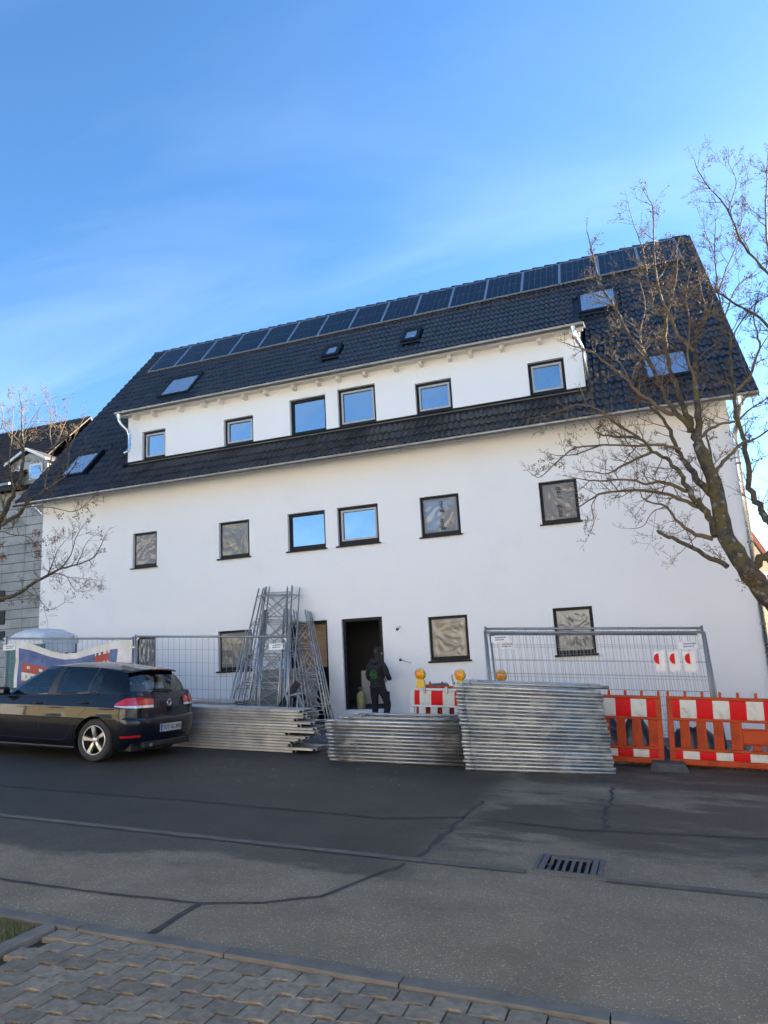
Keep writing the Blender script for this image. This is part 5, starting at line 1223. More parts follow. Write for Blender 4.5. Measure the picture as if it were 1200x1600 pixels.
for (px, py, lab) in ((1044, 1197, 'black rubber foot under the joint of the two orange barriers'), (1236, 1205, 'black rubber foot under the right end of the barrier row')):
    c = G(px, py); x, y = P(px, 1190, BY-.02).x, BY-.08; mb = MB(); w, d, h = .27, .40, .115; z = gz(x, y)
    bq = [Vector((sx_*w, sy*d, 0)) for sx_, sy in ((-1, -1), (1, -1), (1, 1), (-1, 1))]; tq = [Vector((sx_*w*.82, sy*d*.9, h)) for sx_, sy in ((-1, -1), (1, -1), (1, 1), (-1, 1))]
    mb.add([Vector((x, y, gz(x+p.x, y+p.y)+.002))+p for p in bq]+[Vector((x, y, gz(x+p.x, y+p.y)))+p for p in tq], [(3, 2, 1, 0), (4, 5, 6, 7)]+[(k, (k+1) % 4, 4+(k+1) % 4, 4+k) for k in range(4)])
    tag(mb.thing('barrier_foot', M['rubber']), lab, 'barrier foot', 'rubber barrier feet')
# ---- tarpaulins, rubble and gravel behind the barriers
M['tarp'] = mat('dark_blue_tarp', (0.012, 0.025, 0.045), 0.35, col2=(0.03, 0.05, 0.08), scale=4, bump=0.01, bscale=9); M['tarp2'] = mat('pale_tarp', (0.40, 0.46, 0.54), 0.5, col2=(0.28, 0.34, 0.42), scale=5)
def lump(cx, cy, wx_, wy, h, m, name, label, cat, seed):
    from mathutils import noise as mn
    mb = MB(); 
    def fn(u, v):
        a, b = 2*u-1, 2*v-1; e = max(0, 1-abs(a)**3)*max(0, 1-abs(b)**3); x, y = cx+a*wx_, cy+b*wy; n = mn.noise(Vector((x*3, y*3, seed)))*.35+mn.noise(Vector((x*8, y*8, seed)))*.15
        return (x, y, gz(x, y)+h*e*(0.8+n)-.01)
    mb.grid(fn, 26, 20); tag(mb.thing(name, m), label, cat)
lump(-.75, 12.38, 1.15, .26, .86, M['tarp'], 'tarpaulin', 'dark blue tarpaulin heap seen through the half hidden barrier', 'tarpaulin', 1.0)
lump(.62, 12.42, .42, .22, .78, M['tarp'], 'tarpaulin', 'dark blue tarpaulin heap behind the left slats of the right barrier', 'tarpaulin', 2.3)
lump(1.75, 12.55, .45, .25, .62, M['tarp2'], 'tarpaulin', 'pale blue plastic sheet behind the barrier at the right edge', 'tarpaulin', 4.1)
lump(1.25, 12.9, 1.1, .5, .22, M['soil'], 'rubble_heap', 'low brown rubble heap behind the right barrier', 'rubble', 5.0)
M['gravel'] = mat('gravel', (0.14, 0.13, 0.12), 0.9, col2=(0.26, 0.25, 0.24), scale=9)
mb = MB(); grg = random.Random(8)
def pebble(mb, x, y, s, r):
    z = gz(x, y); vs = [Vector((r.uniform(.6, 1)*sx_*s, r.uniform(.6, 1)*sy*s, r.uniform(.5, .9)*sz*s*.7)) for sx_ in (-1, 1) for sy in (-1, 1) for sz in (-1, 1)]
    mb.add([v+Vector((x, y, z+s*.35)) for v in vs], [(0, 1, 3, 2), (4, 6, 7, 5), (0, 4, 5, 1), (2, 3, 7, 6), (0, 2, 6, 4), (1, 5, 7, 3)])
for k in range(3500):
    y = 12.15+abs(grg.gauss(0, .55)); x = grg.uniform(-1.5, 3.2); pebble(mb, x, min(y, 15.5), grg.uniform(.006, .024), grg)
for k in range(1500): pebble(mb, grg.uniform(-9, 3), grg.uniform(13, 16.4), grg.uniform(.006, .02), grg)
for k in range(160): pebble(mb, grg.uniform(-6.5, 1.5), grg.uniform(8.2, 11.8), grg.uniform(.003, .007), grg)
tag(mb.thing('gravel', M['gravel'], (0, 13, gz(0, 13))), 'loose grey gravel and crumbs along the house front', 'gravel', kind='stuff')
mb = MB()
for k in range(900):
    x = grg.uniform(-.4, 3.0); y = 12.03+abs(grg.gauss(0, .10)); s = grg.uniform(.008, .03); a = grg.uniform(0, 6.28); z = gz(x, y)+.01
    mb.add([(x+math.cos(a)*s, y+math.sin(a)*s, z+grg.uniform(0, .04)), (x-math.sin(a)*s*.5, y+math.cos(a)*s*.5, z), (x-math.cos(a)*s, y-math.sin(a)*s, z+grg.uniform(0, .04)), (x+math.sin(a)*s*.5, y-math.cos(a)*s*.5, z)], [(0, 1, 2, 3)])
tag(mb.thing('leaf_litter', M['leaf'], (1, 12.1, gz(1, 12.1))), 'dry brown leaf litter along the foot of the orange barriers', 'leaf litter', kind='stuff')
# ---- gas bottle in the doorway
M['bottle'] = mat('yellow_grey_bottle', (0.42, 0.36, 0.12), 0.5, col2=(0.30, 0.27, 0.14), scale=7)
bp_ = P(565, 1106, YF+.45); gb = empty('gas_bottle', (bp_.x, YF+.45, doorZ0-.02), 'small yellowish gas bottle standing inside the doorway', 'gas bottle')
mb = MB(); mb.lathe([(.0, .0), (.10, .0), (.11, .02), (.11, .30), (.09, .37), (.04, .41), (.03, .43)], (bp_.x, YF+.45, doorZ0-.02), n=18); mb.build('cylinder', M['bottle'], gb)
mb = MB(); mb.lathe([(.0, .43), (.035, .43), (.035, .47), (.06, .48), (.06, .52), (.0, .52)], (bp_.x, YF+.45, doorZ0-.02), n=12); mb.build('valve', M['zinc'], gb)
mb = MB(); mb.path([(bp_.x, YF+.45, doorZ0+.44), (bp_.x-.12, YF+.42, doorZ0+.5), (bp_.x-.16, YF+.42, doorZ0+.3), (bp_.x-.14, YF+.42, doorZ0+.05)], .012, 6); mb.build('hose', M['black'], gb)
lump(-8.0, 15.9, .35, .25, .85, M['black'], 'rubbish_bag', 'black rubbish bag in front of the boarded opening', 'bag', 7.0)
# ================================================================ PERSON AT THE DOORWAY (seen from behind)
M['hoodie'] = mat('black_hoodie', (0.012, 0.011, 0.014), 0.9, col2=(0.020, 0.018, 0.022), scale=6, bump=0.02, bscale=9); M['trousers'] = mat('black_work_trousers', (0.007, 0.007, 0.010), 0.9, col2=(0.014, 0.014, 0.018), scale=7, bump=0.02, bscale=8)
M['hair'] = mat('dark_hair', (0.02, 0.014, 0.01), 0.8); M['skin'] = mat('skin', (0.45, 0.27, 0.20), 0.55); M['logo'] = mat('green_print', (0.03, 0.30, 0.03), 0.6); M['shoe'] = mat('work_shoe', (0.02, 0.018, 0.016), 0.7)
pp = P(587, 1012, 15.75); pg = gz(pp.x, 15.75)
PS = (P(588, 1010, 15.75).z-pg)/1.815
per = empty('person', (pp.x, 15.75, pg), 'person in black hoodie with green print and cap, standing before the doorway', 'person'); per.scale = (PS, PS, PS); per.rotation_euler = (0, 0, R(-14)); OFF[per] = Vector((0, 0, 0))
def skin_mesh(chains, name, mats, mfn, parent, sub=2):
    vs = []; es = []; rd = []; key = {}
    for ch in chains:
        prev = None
        for (x, y, z, rx, ry) in ch:
            k = (round(x, 3), round(y, 3), round(z, 3))
            if k not in key: key[k] = len(vs); vs.append((x, y, z)); rd.append((rx, ry))
            i = key[k]
            if prev is not None and prev != i: es.append((prev, i))
            prev = i
    me = bpy.data.meshes.new(name); me.from_pydata(vs, es, []); ob = bpy.data.objects.new(name+'_cage', me); C.objects.link(ob)
    ob.modifiers.new('s', 'SKIN'); 
    for i, (a, b) in enumerate(rd): me.skin_vertices[0].data[i].radius = (a, b)
    me.skin_vertices[0].data[0].use_root = True
    ob.modifiers['s'].use_smooth_shade = True
    sb = ob.modifiers.new('u', 'SUBSURF'); sb.levels = sub; sb.render_levels = sub
    dg = bpy.context.evaluated_depsgraph_get(); m2 = bpy.data.meshes.new_from_object(ob.evaluated_get(dg)); bpy.data.objects.remove(ob); bpy.data.meshes.remove(me)
    m2.name = name; m2.materials.clear()
    for mm in mats: m2.materials.append(mm)
    for p in m2.polygons: p.material_index = mfn(p.center); p.use_smooth = True
    o = bpy.data.objects.new(name, m2); C.objects.link(o); o.parent = parent; OFF[o] = Vector((0, 0, 0)); return o
chains = [
 [(0, 0, .95, .165, .125), (0, -.005, 1.08, .165, .125), (0, -.01, 1.22, .185, .135), (0, -.005, 1.36, .19, .125), (0, .03, 1.46, .12, .095), (.005, .055, 1.53, .062, .065), (.008, .075, 1.60, .075, .085), (.01, .09, 1.68, .085, .10), (.01, .09, 1.755, .06, .075)],
 [(0, -.005, 1.36, .19, .125), (.17, .0, 1.40, .085, .085), (.235, .0, 1.30, .076, .076), (.285, .015, 1.15, .066, .068), (.25, .13, 1.07, .056, .058), (.17, .25, 1.08, .046, .046), (.13, .30, 1.09, .034, .03), (.10, .35, 1.09, .03, .045)],
 [(0, -.005, 1.36, .19, .125), (-.17, .0, 1.40, .085, .085), (-.225, .0, 1.28, .076, .076), (-.265, .02, 1.12, .066, .068), (-.22, .14, 1.03, .056, .058), (-.14, .25, 1.03, .046, .046), (-.10, .30, 1.03, .034, .03), (-.075, .35, 1.03, .03, .045)],
 [(0, 0, .95, .165, .125), (-.095, 0, .86, .108, .112), (-.105, .01, .68, .092, .095), (-.11, .03, .50, .078, .08), (-.112, .0, .30, .072, .075), (-.112, -.02, .10, .062, .066), (-.115, .03, .05, .045, .045), (-.12, .14, .035, .042, .034)],
 [(0, 0, .95, .165, .125), (.10, .01, .86, .108, .112), (.155, .06, .68, .095, .098), (.19, .10, .50, .085, .085), (.185, .03, .30, .074, .076), (.18, -.03, .10, .062, .066), (.185, .02, .05, .045, .045), (.20, .13, .035, .042, .034)]]
def pm(c):
    if c.z > 1.545: return 2 if c.y > .10 else 4
    if c.z > .90: return 2 if (c.y > .285 and abs(c.x) < .3) else 0
    if c.z > .085: return 1
    return 3
pbody = skin_mesh(chains, 'body', [M['hoodie'], M['trousers'], M['skin'], M['shoe'], M['hair']], pm, per)
for sg, z, bx_ in ((1, 1.09, .10), (-1, 1.03, -.075)):      # fingers and thumb of each hand
    for k in range(4):
        L = (.075, .085, .08, .062)[k]; b = Vector((bx_-sg*.01, .375, z+.028-.019*k)); mb = MB()
        mb.path([b-Vector((0, .03, 0)), b+Vector((-sg*.004, L*.45, -.002)), b+Vector((-sg*.022, L*.75, -.008)), b+Vector((-sg*.046, L*.82, -.012))], [.010, .0095, .009, .007], 8); mb.build('finger', M['skin'], pbody, local=True)
    mb = MB(); b = Vector((bx_-sg*.02, .345, z+.03)); mb.path([b-Vector((0, .02, .01)), b+Vector((-sg*.03, .025, .018)), b+Vector((-sg*.045, .055, .018))], [.012, .011, .008], 8); mb.build('thumb', M['skin'], pbody, local=True)
mb = MB(); mb.grid(lambda u, v: (.01+math.cos(6.2832*u)*.100*math.cos(v*1.45)**.75, .083+math.sin(6.2832*u)*.118*math.cos(v*1.45)**.75, 1.672+.135*math.sin(v*1.5)), 24, 8); cap = mb.build('cap', M['hoodie'], per, local=True)
mb = MB(); mb.grid(lambda u, v: (.01+(u-.5)*.19, .18+.10*v*(1-(2*u-1)**2*.5), 1.69-.02*v-.02*(2*u-1)**2), 8, 4); mb.build('cap_peak', M['hoodie'], cap, local=True)
mb = MB(); mb.path([(-.012, -.0355, 1.70), (.01, -.038, 1.722), (.032, -.036, 1.70)], .0035, 5); mb.path([(-.02, -.0385, 1.688), (.04, -.0385, 1.688)], .004, 5); mb.build('cap_print', M['logo'], cap, local=True)
mb = MB(); mb.path([(-.045, .0, 1.69), (-.088, .075, 1.66)], .012, 6); mb.build('hair', M['hair'], per, local=True)
for s in (-1, 1):
    mb = MB(); mb.lathe([(.0, .012), (.018, .010), (.026, .0), (.02, -.012)], (.01+s*.088, .085, 1.655), (s, -.25, 0), 10); mb.build('ear', M['skin'], pbody, local=True)
mb = MB(); mb.path([(.01, .185, 1.665), (.01, .202, 1.645), (.01, .19, 1.635)], [.012, .016, .01], 8); mb.build('nose', M['skin'], pbody, local=True)
mb = MB(); hp = [(-.12, .06, 1.52), (-.11, -.03, 1.505), (-.06, -.075, 1.48), (.0, -.09, 1.465), (.06, -.075, 1.48), (.11, -.03, 1.505), (.12, .06, 1.52)]; mb.path(hp, [.035, .05, .062, .068, .062, .05, .035], 10); mb.build('hood', M['hoodie'], per, local=True)
mb = MB(); mb.path([(math.sin(a)*.178, -math.cos(a)*.138, .90) for a in [k*.3927 for k in range(17)]], .026, 8); mb.build('hem', M['hoodie'], per, local=True)
def back(x, z): return Vector((x, -.150-.0, z))
def backline(mb, l, r=.006):
    mb.path([Vector((x, -.139-.008*math.cos(x*8)+(abs(x)*.35)**2, z)) for x, z in l], r, 5)
mb = MB(); backline(mb, [(-.115, 1.155), (-.105, 1.19), (.0, 1.29), (.085, 1.225)], .007); backline(mb, [(-.08, 1.19), (.09, 1.20)], .005); backline(mb, [(-.07, 1.215), (.075, 1.22)], .004); backline(mb, [(-.10, 1.11), (.02, 1.118), (.12, 1.13)], .004); backline(mb, [(-.09, 1.09), (.05, 1.10)], .003)
backline(mb, [(-.07, 1.18), (-.07, 1.145), (-.045, 1.145)], .006); backline(mb, [(-.03, 1.18), (-.03, 1.145), (-.005, 1.147), (-.005, 1.18)], .006); backline(mb, [(.015, 1.148), (.015, 1.183), (.04, 1.17), (.015, 1.165), (.042, 1.15)], .006); backline(mb, [(.06, 1.185), (.06, 1.15), (.085, 1.152)], .006)
mb.build('back_print', M['logo'], per, local=True)
mb = MB(); mb.box((.262, .02, .72), (.03, .12, .16), bev=.012); mb.build('leg_pocket', M['trousers'], per, local=True)
# ================================================================ TREES
M['bark'] = mat('lichen_bark', (0.085, 0.070, 0.052), 0.92, col2=(0.035, 0.030, 0.024), scale=9, detail=8, lo=0.4, hi=0.6, bump=0.01, bscale=26)
def add_moss(m, amt=0.5):
    t, b = nodes_of(m); lk = [l for l in t.links if l.to_socket == b.inputs['Base Color']][0].from_socket
    g = t.nodes.new('ShaderNodeNewGeometry'); n = t.nodes.new('ShaderNodeTexNoise'); n.inputs['Scale'].default_value = 3.5; n.inputs['Detail'].default_value = 6; t.links.new(g.outputs['Position'], n.inputs['Vector'])
    mr = t.nodes.new('ShaderNodeMapRange'); mr.inputs[1].default_value = 0.50; mr.inputs[2].default_value = 0.60; mr.inputs[4].default_value = amt; t.links.new(n.outputs[0], mr.inputs[0])
    x = t.nodes.new('ShaderNodeMixRGB'); t.links.new(mr.outputs[0], x.inputs[0]); t.links.new(lk, x.inputs[1]); x.inputs[2].default_value = (0.095, 0.078, 0.020, 1)
    n2 = t.nodes.new('ShaderNodeTexNoise'); n2.inputs['Scale'].default_value = 11; n2.inputs['Detail'].default_value = 5; t.links.new(g.outputs['Position'], n2.inputs['Vector'])
    m2 = t.nodes.new('ShaderNodeMapRange'); m2.inputs[1].default_value = 0.60; m2.inputs[2].default_value = 0.66; m2.inputs[4].default_value = 0.75; t.links.new(n2.outputs[0], m2.inputs[0])
    x2 = t.nodes.new('ShaderNodeMixRGB'); t.links.new(m2.outputs[0], x2.inputs[0]); t.links.new(x.outputs[0], x2.inputs[1]); x2.inputs[2].default_value = (0.19, 0.19, 0.17, 1)
    t.links.new(x2.outputs[0], b.inputs['Base Color'])
add_moss(M['bark'], 0.8)
M['twig'] = mat('twig_bark', (0.10, 0.070, 0.048), 0.85, col2=(0.16, 0.115, 0.055), scale=6)
M['seed'] = mat('dry_seed_clusters', (0.23, 0.095, 0.038), 0.8, col2=(0.13, 0.06, 0.03), scale=7)
class Tree:
    def __init__(s, seed, scale=1.0): s.r = random.Random(seed); s.trunk = MB(); s.crown = MB(); s.leaf = MB(); s.k = scale; s.count = 0
    def smooth(s, pts, n=4):
        out = []; N = len(pts)
        for i in range(N-1):
            p0, p1, p2, p3 = pts[max(0, i-1)], pts[i], pts[i+1], pts[min(N-1, i+2)]
            for k in range(n):
                t = k/n; out.append(0.5*((2*p1)+(-p0+p2)*t+(2*p0-5*p1+4*p2-p3)*t*t+(-p0+3*p1-3*p2+p3)*t**3))
        out.append(pts[-1]); return out
    def limb(s, pts, r0, r1, mb=None, twigs=1.0, jit=0.35, n=8, upb=0.35):
        r = s.r; pp = s.smooth([Vector(p) for p in pts]); N = len(pp)
        rad = [r0+(r1-r0)*(i/(N-1))**0.8 for i in range(N)]
        pp = [p+Vector((r.gauss(0, 1), r.gauss(0, 1), r.gauss(0, 1)))*rad[i]*jit*(1 if 0 < i < N-1 else 0) for i, p in enumerate(pp)]
        rad = [q*(1+r.uniform(-.07, .07)) for q in rad]
        (mb or s.crown).path(pp, rad, n)
        tot = sum((pp[i+1]-pp[i]).length for i in range(N-1)); acc = 0; nxt = 0.12
        for i in range(N-1):
            seg = (pp[i+1]-pp[i]).length; acc += seg
            while acc > nxt and twigs > 0:
                d = (pp[i+1]-pp[i]).normalized(); f = nxt/tot
                if f > 0.10 and rad[i] < 0.055*s.k: s.branch(pp[i].lerp(pp[i+1], r.random()), d, min(0.010, rad[i]*0.55)*1.0, r.uniform(0.22, 0.66)*(1.15-0.45*f)*s.k, 0, upb)
                nxt += r.uniform(0.07, 0.17)/twigs*s.k/s.dens
        if r1 < 0.02: s.branch(pp[-1], (pp[-1]-pp[-2]).normalized(), r1*0.9, 0.3*s.k, 1, upb)
    def branch(s, p, d, rad, L, lev, upb):
        r = s.r; 
        if lev == 0:
            a = d.orthogonal().normalized(); b = d.cross(a); an = r.uniform(0, 6.283); side = a*math.cos(an)+b*math.sin(an); q = (d*r.uniform(0.25, 0.8)+side+Vector((0, 0, upb*r.uniform(0.3, 1.6)))).normalized()
        else: q = d
        n = 5 if lev == 0 else 4; pts = [p]; cur = q
        for k in range(n):
            cur = (cur+Vector((r.gauss(0, .14), r.gauss(0, .14), r.gauss(0.03, .12)+0.02))).normalized(); pts.append(pts[-1]+cur*(L/n))
        rr = [max(0.0019, rad*(1-0.78*k/n)) for k in range(n+1)]
        s.crown.path(pts, rr, 4 if lev < 2 else 3, caps=False); s.count += 1
        if lev < 2:
            m = r.randint(3, 5) if lev == 0 else r.randint(2, 4)
            for _ in range(m):
                i = r.randint(1, n-1); dd = (pts[i+1]-pts[i]).normalized(); a = dd.orthogonal().normalized(); b = dd.cross(a); an = r.uniform(0, 6.283)
                q2 = (dd*0.7+(a*math.cos(an)+b*math.sin(an))*0.9+Vector((0, 0, .25))).normalized(); s.branch(pts[i], q2, rr[i]*0.7, L*r.uniform(0.34, 0.6), lev+1, upb)
        if lev >= 1 or r.random() < .5:      # knobbly short spurs and buds
            for _ in range(2):
                i = r.randint(1, n); c = pts[i]; s.crown.path([c, c+Vector((r.gauss(0, 1), r.gauss(0, 1), abs(r.gauss(0, 1)))).normalized()*r.uniform(.015, .035)*s.k], [.003, .0032], 3, caps=False)
        if r.random() < s.leafp: s.cluster(pts[-1])
    leafp = 0.05; dens = 1.0
    def cluster(s, c, n=None, spread=0.03):
        r = s.r
        for _ in range(n or r.randint(2, 7)):
            o = c+Vector((r.gauss(0, 1), r.gauss(0, 1), r.gauss(-.6, 1)))*spread; a = Vector((r.gauss(0, 1), r.gauss(0, 1), r.gauss(0, 1))).normalized(); b = a.orthogonal().normalized(); l = r.uniform(.012, .028); w = l*r.uniform(.35, .7); m_ = a.cross(b)*l*.3
            s.leaf.add([o-a*l, o+b*w+m_, o+a*l, o-b*w+m_], [(0, 1, 2), (0, 2, 3)])
    def finish(s, name, base, label):
        o = empty(name, base, label, 'tree'); s.trunk.build('trunk', M['bark'], o); s.crown.build('crown', [M['twig']], o); s.leaf.build('dry_leaves', M['seed'], o); return o
# ---- right tree
T = Tree(3); T.leafp = 0.03; T.dens = 0.68
def Q(l, Y0, Y1): n = len(l); return [P(x, y, Y0+(Y1-Y0)*i/max(1, n-1)) for i, (x, y) in enumerate(l)]
tb = P(1392, 1180, 11.3); tb.z = gz(tb.x, 11.3)
T.limb([tb-Vector((0, 0, .1)), tb+Vector((-.03, 0, .5)), P(1295, 1040, 11.3), P(1235, 968, 11.3), P(1200, 930, 11.25), P(1165, 886, 11.2), P(1135, 840, 11.2), P(1124, 790, 11.2), P(1115, 752, 11.2), P(1100, 715, 11.2), P(1090, 692, 11.2)], .205, .078, T.trunk, twigs=0, jit=.05, n=14)
L_ = T.limb
def LL(l, Y0, Y1, r0, r1, mb=None, tw=1.0, up=.35, n=8): L_(Q(l, Y0, Y1), r0, r1, mb, tw, upb=up, n=n)
tk = T.trunk
LL([(1092, 697), (1082, 676), (1072, 647), (1055, 600), (1050, 587), (1042, 550), (1040, 500), (1050, 462), (1057, 425), (1057, 390)], 11.2, 11.5, .060, .010, tk, 1.0)
LL([(1091, 695), (1091, 650), (1087, 600), (1085, 545), (1090, 520), (1107, 490), (1115, 460)], 11.2, 11.0, .062, .012, tk, 1.0)
LL([(1085, 548), (1060, 525), (1050, 500), (1035, 470), (1025, 425), (1022, 375), (1020, 325), (1011, 307)], 11.0, 11.2, .030, .006)
LL([(1080, 672), (1062, 652), (1040, 620), (1020, 570), (975, 510), (960, 480), (937, 440), (927, 400), (917, 362)], 11.2, 10.7, .050, .007, tk)
LL([(1058, 648), (1035, 640), (995, 610), (977, 590), (945, 566), (925, 550), (900, 542), (880, 535)], 11.2, 10.6, .036, .006)
LL([(1020, 470), (1010, 420), (1002, 382), (992, 355), (982, 322)], 11.1, 11.2, .016, .004)
LL([(1035, 600), (1010, 560), (1000, 520), (1008, 480), (1000, 440)], 11.2, 11.5, .022, .005)
LL([(1117, 772), (1097, 760), (1080, 735), (1070, 720), (1055, 695), (1045, 667), (1032, 650), (1007, 627), (987, 600), (970, 570)], 11.2, 11.4, .060, .008, tk)
LL([(1118, 838), (1100, 800), (1085, 780), (1072, 760), (1062, 737), (1040, 717), (1020, 705), (1000, 685), (950, 682), (932, 675)], 11.2, 10.6, .058, .010, tk)
LL([(1063, 702), (1035, 695), (995, 697), (950, 695), (925, 700), (900, 710), (870, 712)], 11.1, 10.4, .026, .006)
LL([(1074, 767), (1045, 757), (1030, 752), (1010, 757), (987, 750), (937, 751), (910, 749)], 11.1, 10.6, .032, .010)
LL([(1092, 792), (1050, 775), (1005, 767), (945, 770), (920, 782), (905, 792)], 11.2, 10.5, .032, .008, up=.1)
LL([(935, 772), (925, 790), (928, 815), (922, 832)], 10.6, 10.55, .010, .004, up=-.3)
LL([(1114, 842), (1080, 832), (1060, 815), (1040, 792), (1007, 780), (1000, 767)], 11.2, 10.8, .036, .006)
LL([(1137, 886), (1100, 865), (1065, 847), (1040, 837), (1027, 829)], 11.2, 10.9, .038, .020, tk, .4)
LL([(1040, 792), (1020, 800), (1005, 822), (985, 826)], 10.95, 10.8, .010, .004, up=0)
LL([(1020, 705), (975, 727), (950, 740), (925, 737)], 10.9, 10.5, .022, .007)
LL([(1000, 685), (960, 660), (935, 640), (905, 632), (880, 640), (850, 650)], 10.8, 10.2, .022, .005)
LL([(950, 695), (900, 700), (870, 722), (845, 745), (830, 740)], 10.6, 10.1, .016, .004, up=.1)
LL([(1118, 742), (1130, 722), (1150, 702), (1162, 690), (1177, 687), (1200, 672), (1230, 650)], 11.2, 11.6, .032, .010)
LL([(1092, 684), (1107, 672), (1130, 662), (1150, 657), (1175, 637), (1200, 622), (1240, 600)], 11.2, 11.9, .028, .007)
LL([(1113, 738), (1110, 707), (1104, 680)], 11.2, 11.4, .028, .012)
LL([(1172, 895), (1195, 874), (1215, 850), (1212, 825), (1195, 805), (1184, 790), (1171, 762), (1166, 712), (1160, 682), (1152, 650), (1147, 612), (1142, 562), (1142, 532), (1132, 495), (1122, 457), (1117, 400), (1118, 350)], 11.25, 11.8, .068, .006, tk, .9)
LL([(1215, 850), (1240, 800), (1255, 720), (1240, 640), (1220, 560), (1200, 507), (1150, 475), (1112, 450), (1095, 435), (1083, 428)], 11.3, 12.0, .045, .007, tk, .8)
LL([(1148, 610), (1170, 592), (1180, 562), (1187, 537), (1178, 497), (1185, 460)], 11.6, 11.9, .030, .007)
LL([(1240, 640), (1260, 560), (1240, 480), (1200, 427), (1162, 385), (1145, 345), (1132, 320), (1107, 292), (1090, 265), (1086, 252)], 11.7, 11.6, .032, .005, tk)
LL([(1260, 560), (1240, 470), (1205, 410), (1196, 337), (1198, 282), (1200, 240)], 11.8, 12.0, .028, .006)
LL([(1138, 328), (1147, 300), (1150, 280), (1138, 255)], 11.6, 11.7, .010, .004)
LL([(1132, 495), (1145, 460), (1160, 440), (1180, 430)], 11.7, 12.1, .014, .005); LL([(1142, 532), (1160, 500), (1180, 475), (1205, 460)], 11.7, 12.2, .014, .005)
LL([(1122, 457), (1135, 420), (1150, 385), (1158, 350), (1160, 318)], 11.7, 12.0, .013, .004); LL([(1118, 400), (1105, 370), (1098, 345)], 11.7, 11.6, .008, .004)
LL([(1087, 600), (1075, 560), (1078, 510), (1072, 460), (1080, 420)], 11.1, 10.7, .022, .006); LL([(1107, 490), (1095, 455), (1092, 420), (1085, 395)], 11.0, 10.9, .012, .004)
for (x, y, n_) in ((1165, 905, 60), (1180, 900, 70), (1120, 862, 40), (1131, 703, 30), (912, 665, 12), (1090, 440, 40), (1092, 470, 60), (1085, 500, 40), (1030, 410, 40), (1040, 440, 40), (1015, 455, 30), (1100, 420, 25), (1160, 322, 20), (1150, 365, 30), (1045, 590, 30), (1010, 395, 30), (1060, 470, 40)): T.cluster(P(x, y, 11.1), n_, .06)
T.finish('maple_tree', (tb.x, tb.y, tb.z), 'bare lichen-covered maple tree leaning in from the right edge')
# ---- left tree
T = Tree(9, 1.0); T.leafp = 0.02; T.dens = 0.55; YT = 13.0
lb = P(-70, 1120, YT); lb.z = gz(lb.x, YT)
T.limb([lb-Vector((0, 0, .1)), lb+Vector((.02, 0, .8)), P(-58, 1030, YT), P(-48, 980, YT), P(-38, 935, YT), P(-28, 890, YT), P(-12, 845, YT), P(0, 815, YT)], .20, .085, T.trunk, 0, jit=.1, n=12)
tk = T.trunk; L_ = T.limb
LL([(0, 817), (7, 797), (24, 767), (32, 744), (36, 713), (36, 697), (35, 673), (34, 640), (30, 615)], YT, 12.8, .075, .006, tk, .9)
LL([(36, 697), (17, 677), (8, 670), (0, 650)], 12.85, 12.7, .018, .005); LL([(37, 695), (45, 678), (64, 676)], 12.85, 12.7, .014, .005); LL([(38, 680), (49, 657), (66, 633), (68, 622)], 12.8, 13.0, .012, .004)
LL([(-5, 822), (27, 805), (44, 784), (69, 767), (93, 750), (113, 733), (125, 705)], YT, 12.5, .055, .006, tk)
LL([(69, 767), (76, 730), (83, 703), (78, 680), (80, 653), (79, 628)], 12.7, 12.9, .020, .004); LL([(84, 702), (98, 670), (104, 653), (109, 628)], 12.75, 12.8, .015, .004); LL([(105, 735), (110, 698), (120, 677), (131, 653)], 12.55, 12.6, .014, .004)
LL([(-40, 940), (-20, 945), (0, 936), (15, 933), (34, 924), (52, 912), (72, 900), (96, 888), (120, 882), (147, 870), (162, 843)], YT, 12.2, .075, .006, tk)
LL([(96, 888), (111, 866), (120, 837), (135, 815)], 12.5, 12.3, .018, .004); LL([(75, 897), (84, 876), (90, 860), (102, 845)], 12.6, 12.7, .016, .004); LL([(120, 882), (128, 866), (134, 850), (146, 838)], 12.4, 12.3, .012, .004)
LL([(78, 898), (93, 897), (108, 902), (123, 903), (150, 906)], 12.6, 12.3, .016, .004, up=0); LL([(105, 902), (112, 915), (120, 924), (130, 924), (148, 920)], 12.5, 12.3, .010, .003, up=0)
LL([(40, 922), (60, 935), (70, 947), (81, 953), (96, 944)], 12.8, 12.6, .012, .004, up=0)
LL([(-28, 845), (0, 831), (20, 836), (45, 839), (54, 855)], YT, 12.8, .022, .006); LL([(30, 800), (40, 792), (80, 793), (117, 799), (144, 779)], 12.9, 12.3, .018, .005, up=.1)
LL([(7, 797), (-5, 750), (-10, 700), (5, 660), (0, 630)], YT, 13.2, .03, .006); LL([(24, 767), (15, 730), (18, 690), (20, 650), (19, 620)], YT, 13.3, .022, .005)
for (x, y, n_) in ((57, 830, 70), (57, 850, 80), (58, 862, 60), (2, 850, 60), (4, 868, 80), (60, 868, 40), (82, 843, 40), (90, 838, 40), (85, 858, 25), (70, 842, 30), (92, 733, 16), (150, 783, 20), (120, 805, 25), (95, 805, 20), (135, 795, 25), (32, 640, 20), (58, 650, 20), (98, 664, 14), (130, 925, 10), (65, 942, 14), (18, 940, 30)): T.cluster(P(x, y, 12.6), n_, .05)
T.finish('bare_tree', (lb.x, lb.y, lb.z), 'bare tree with dry leaf clumps at the left edge behind the car')
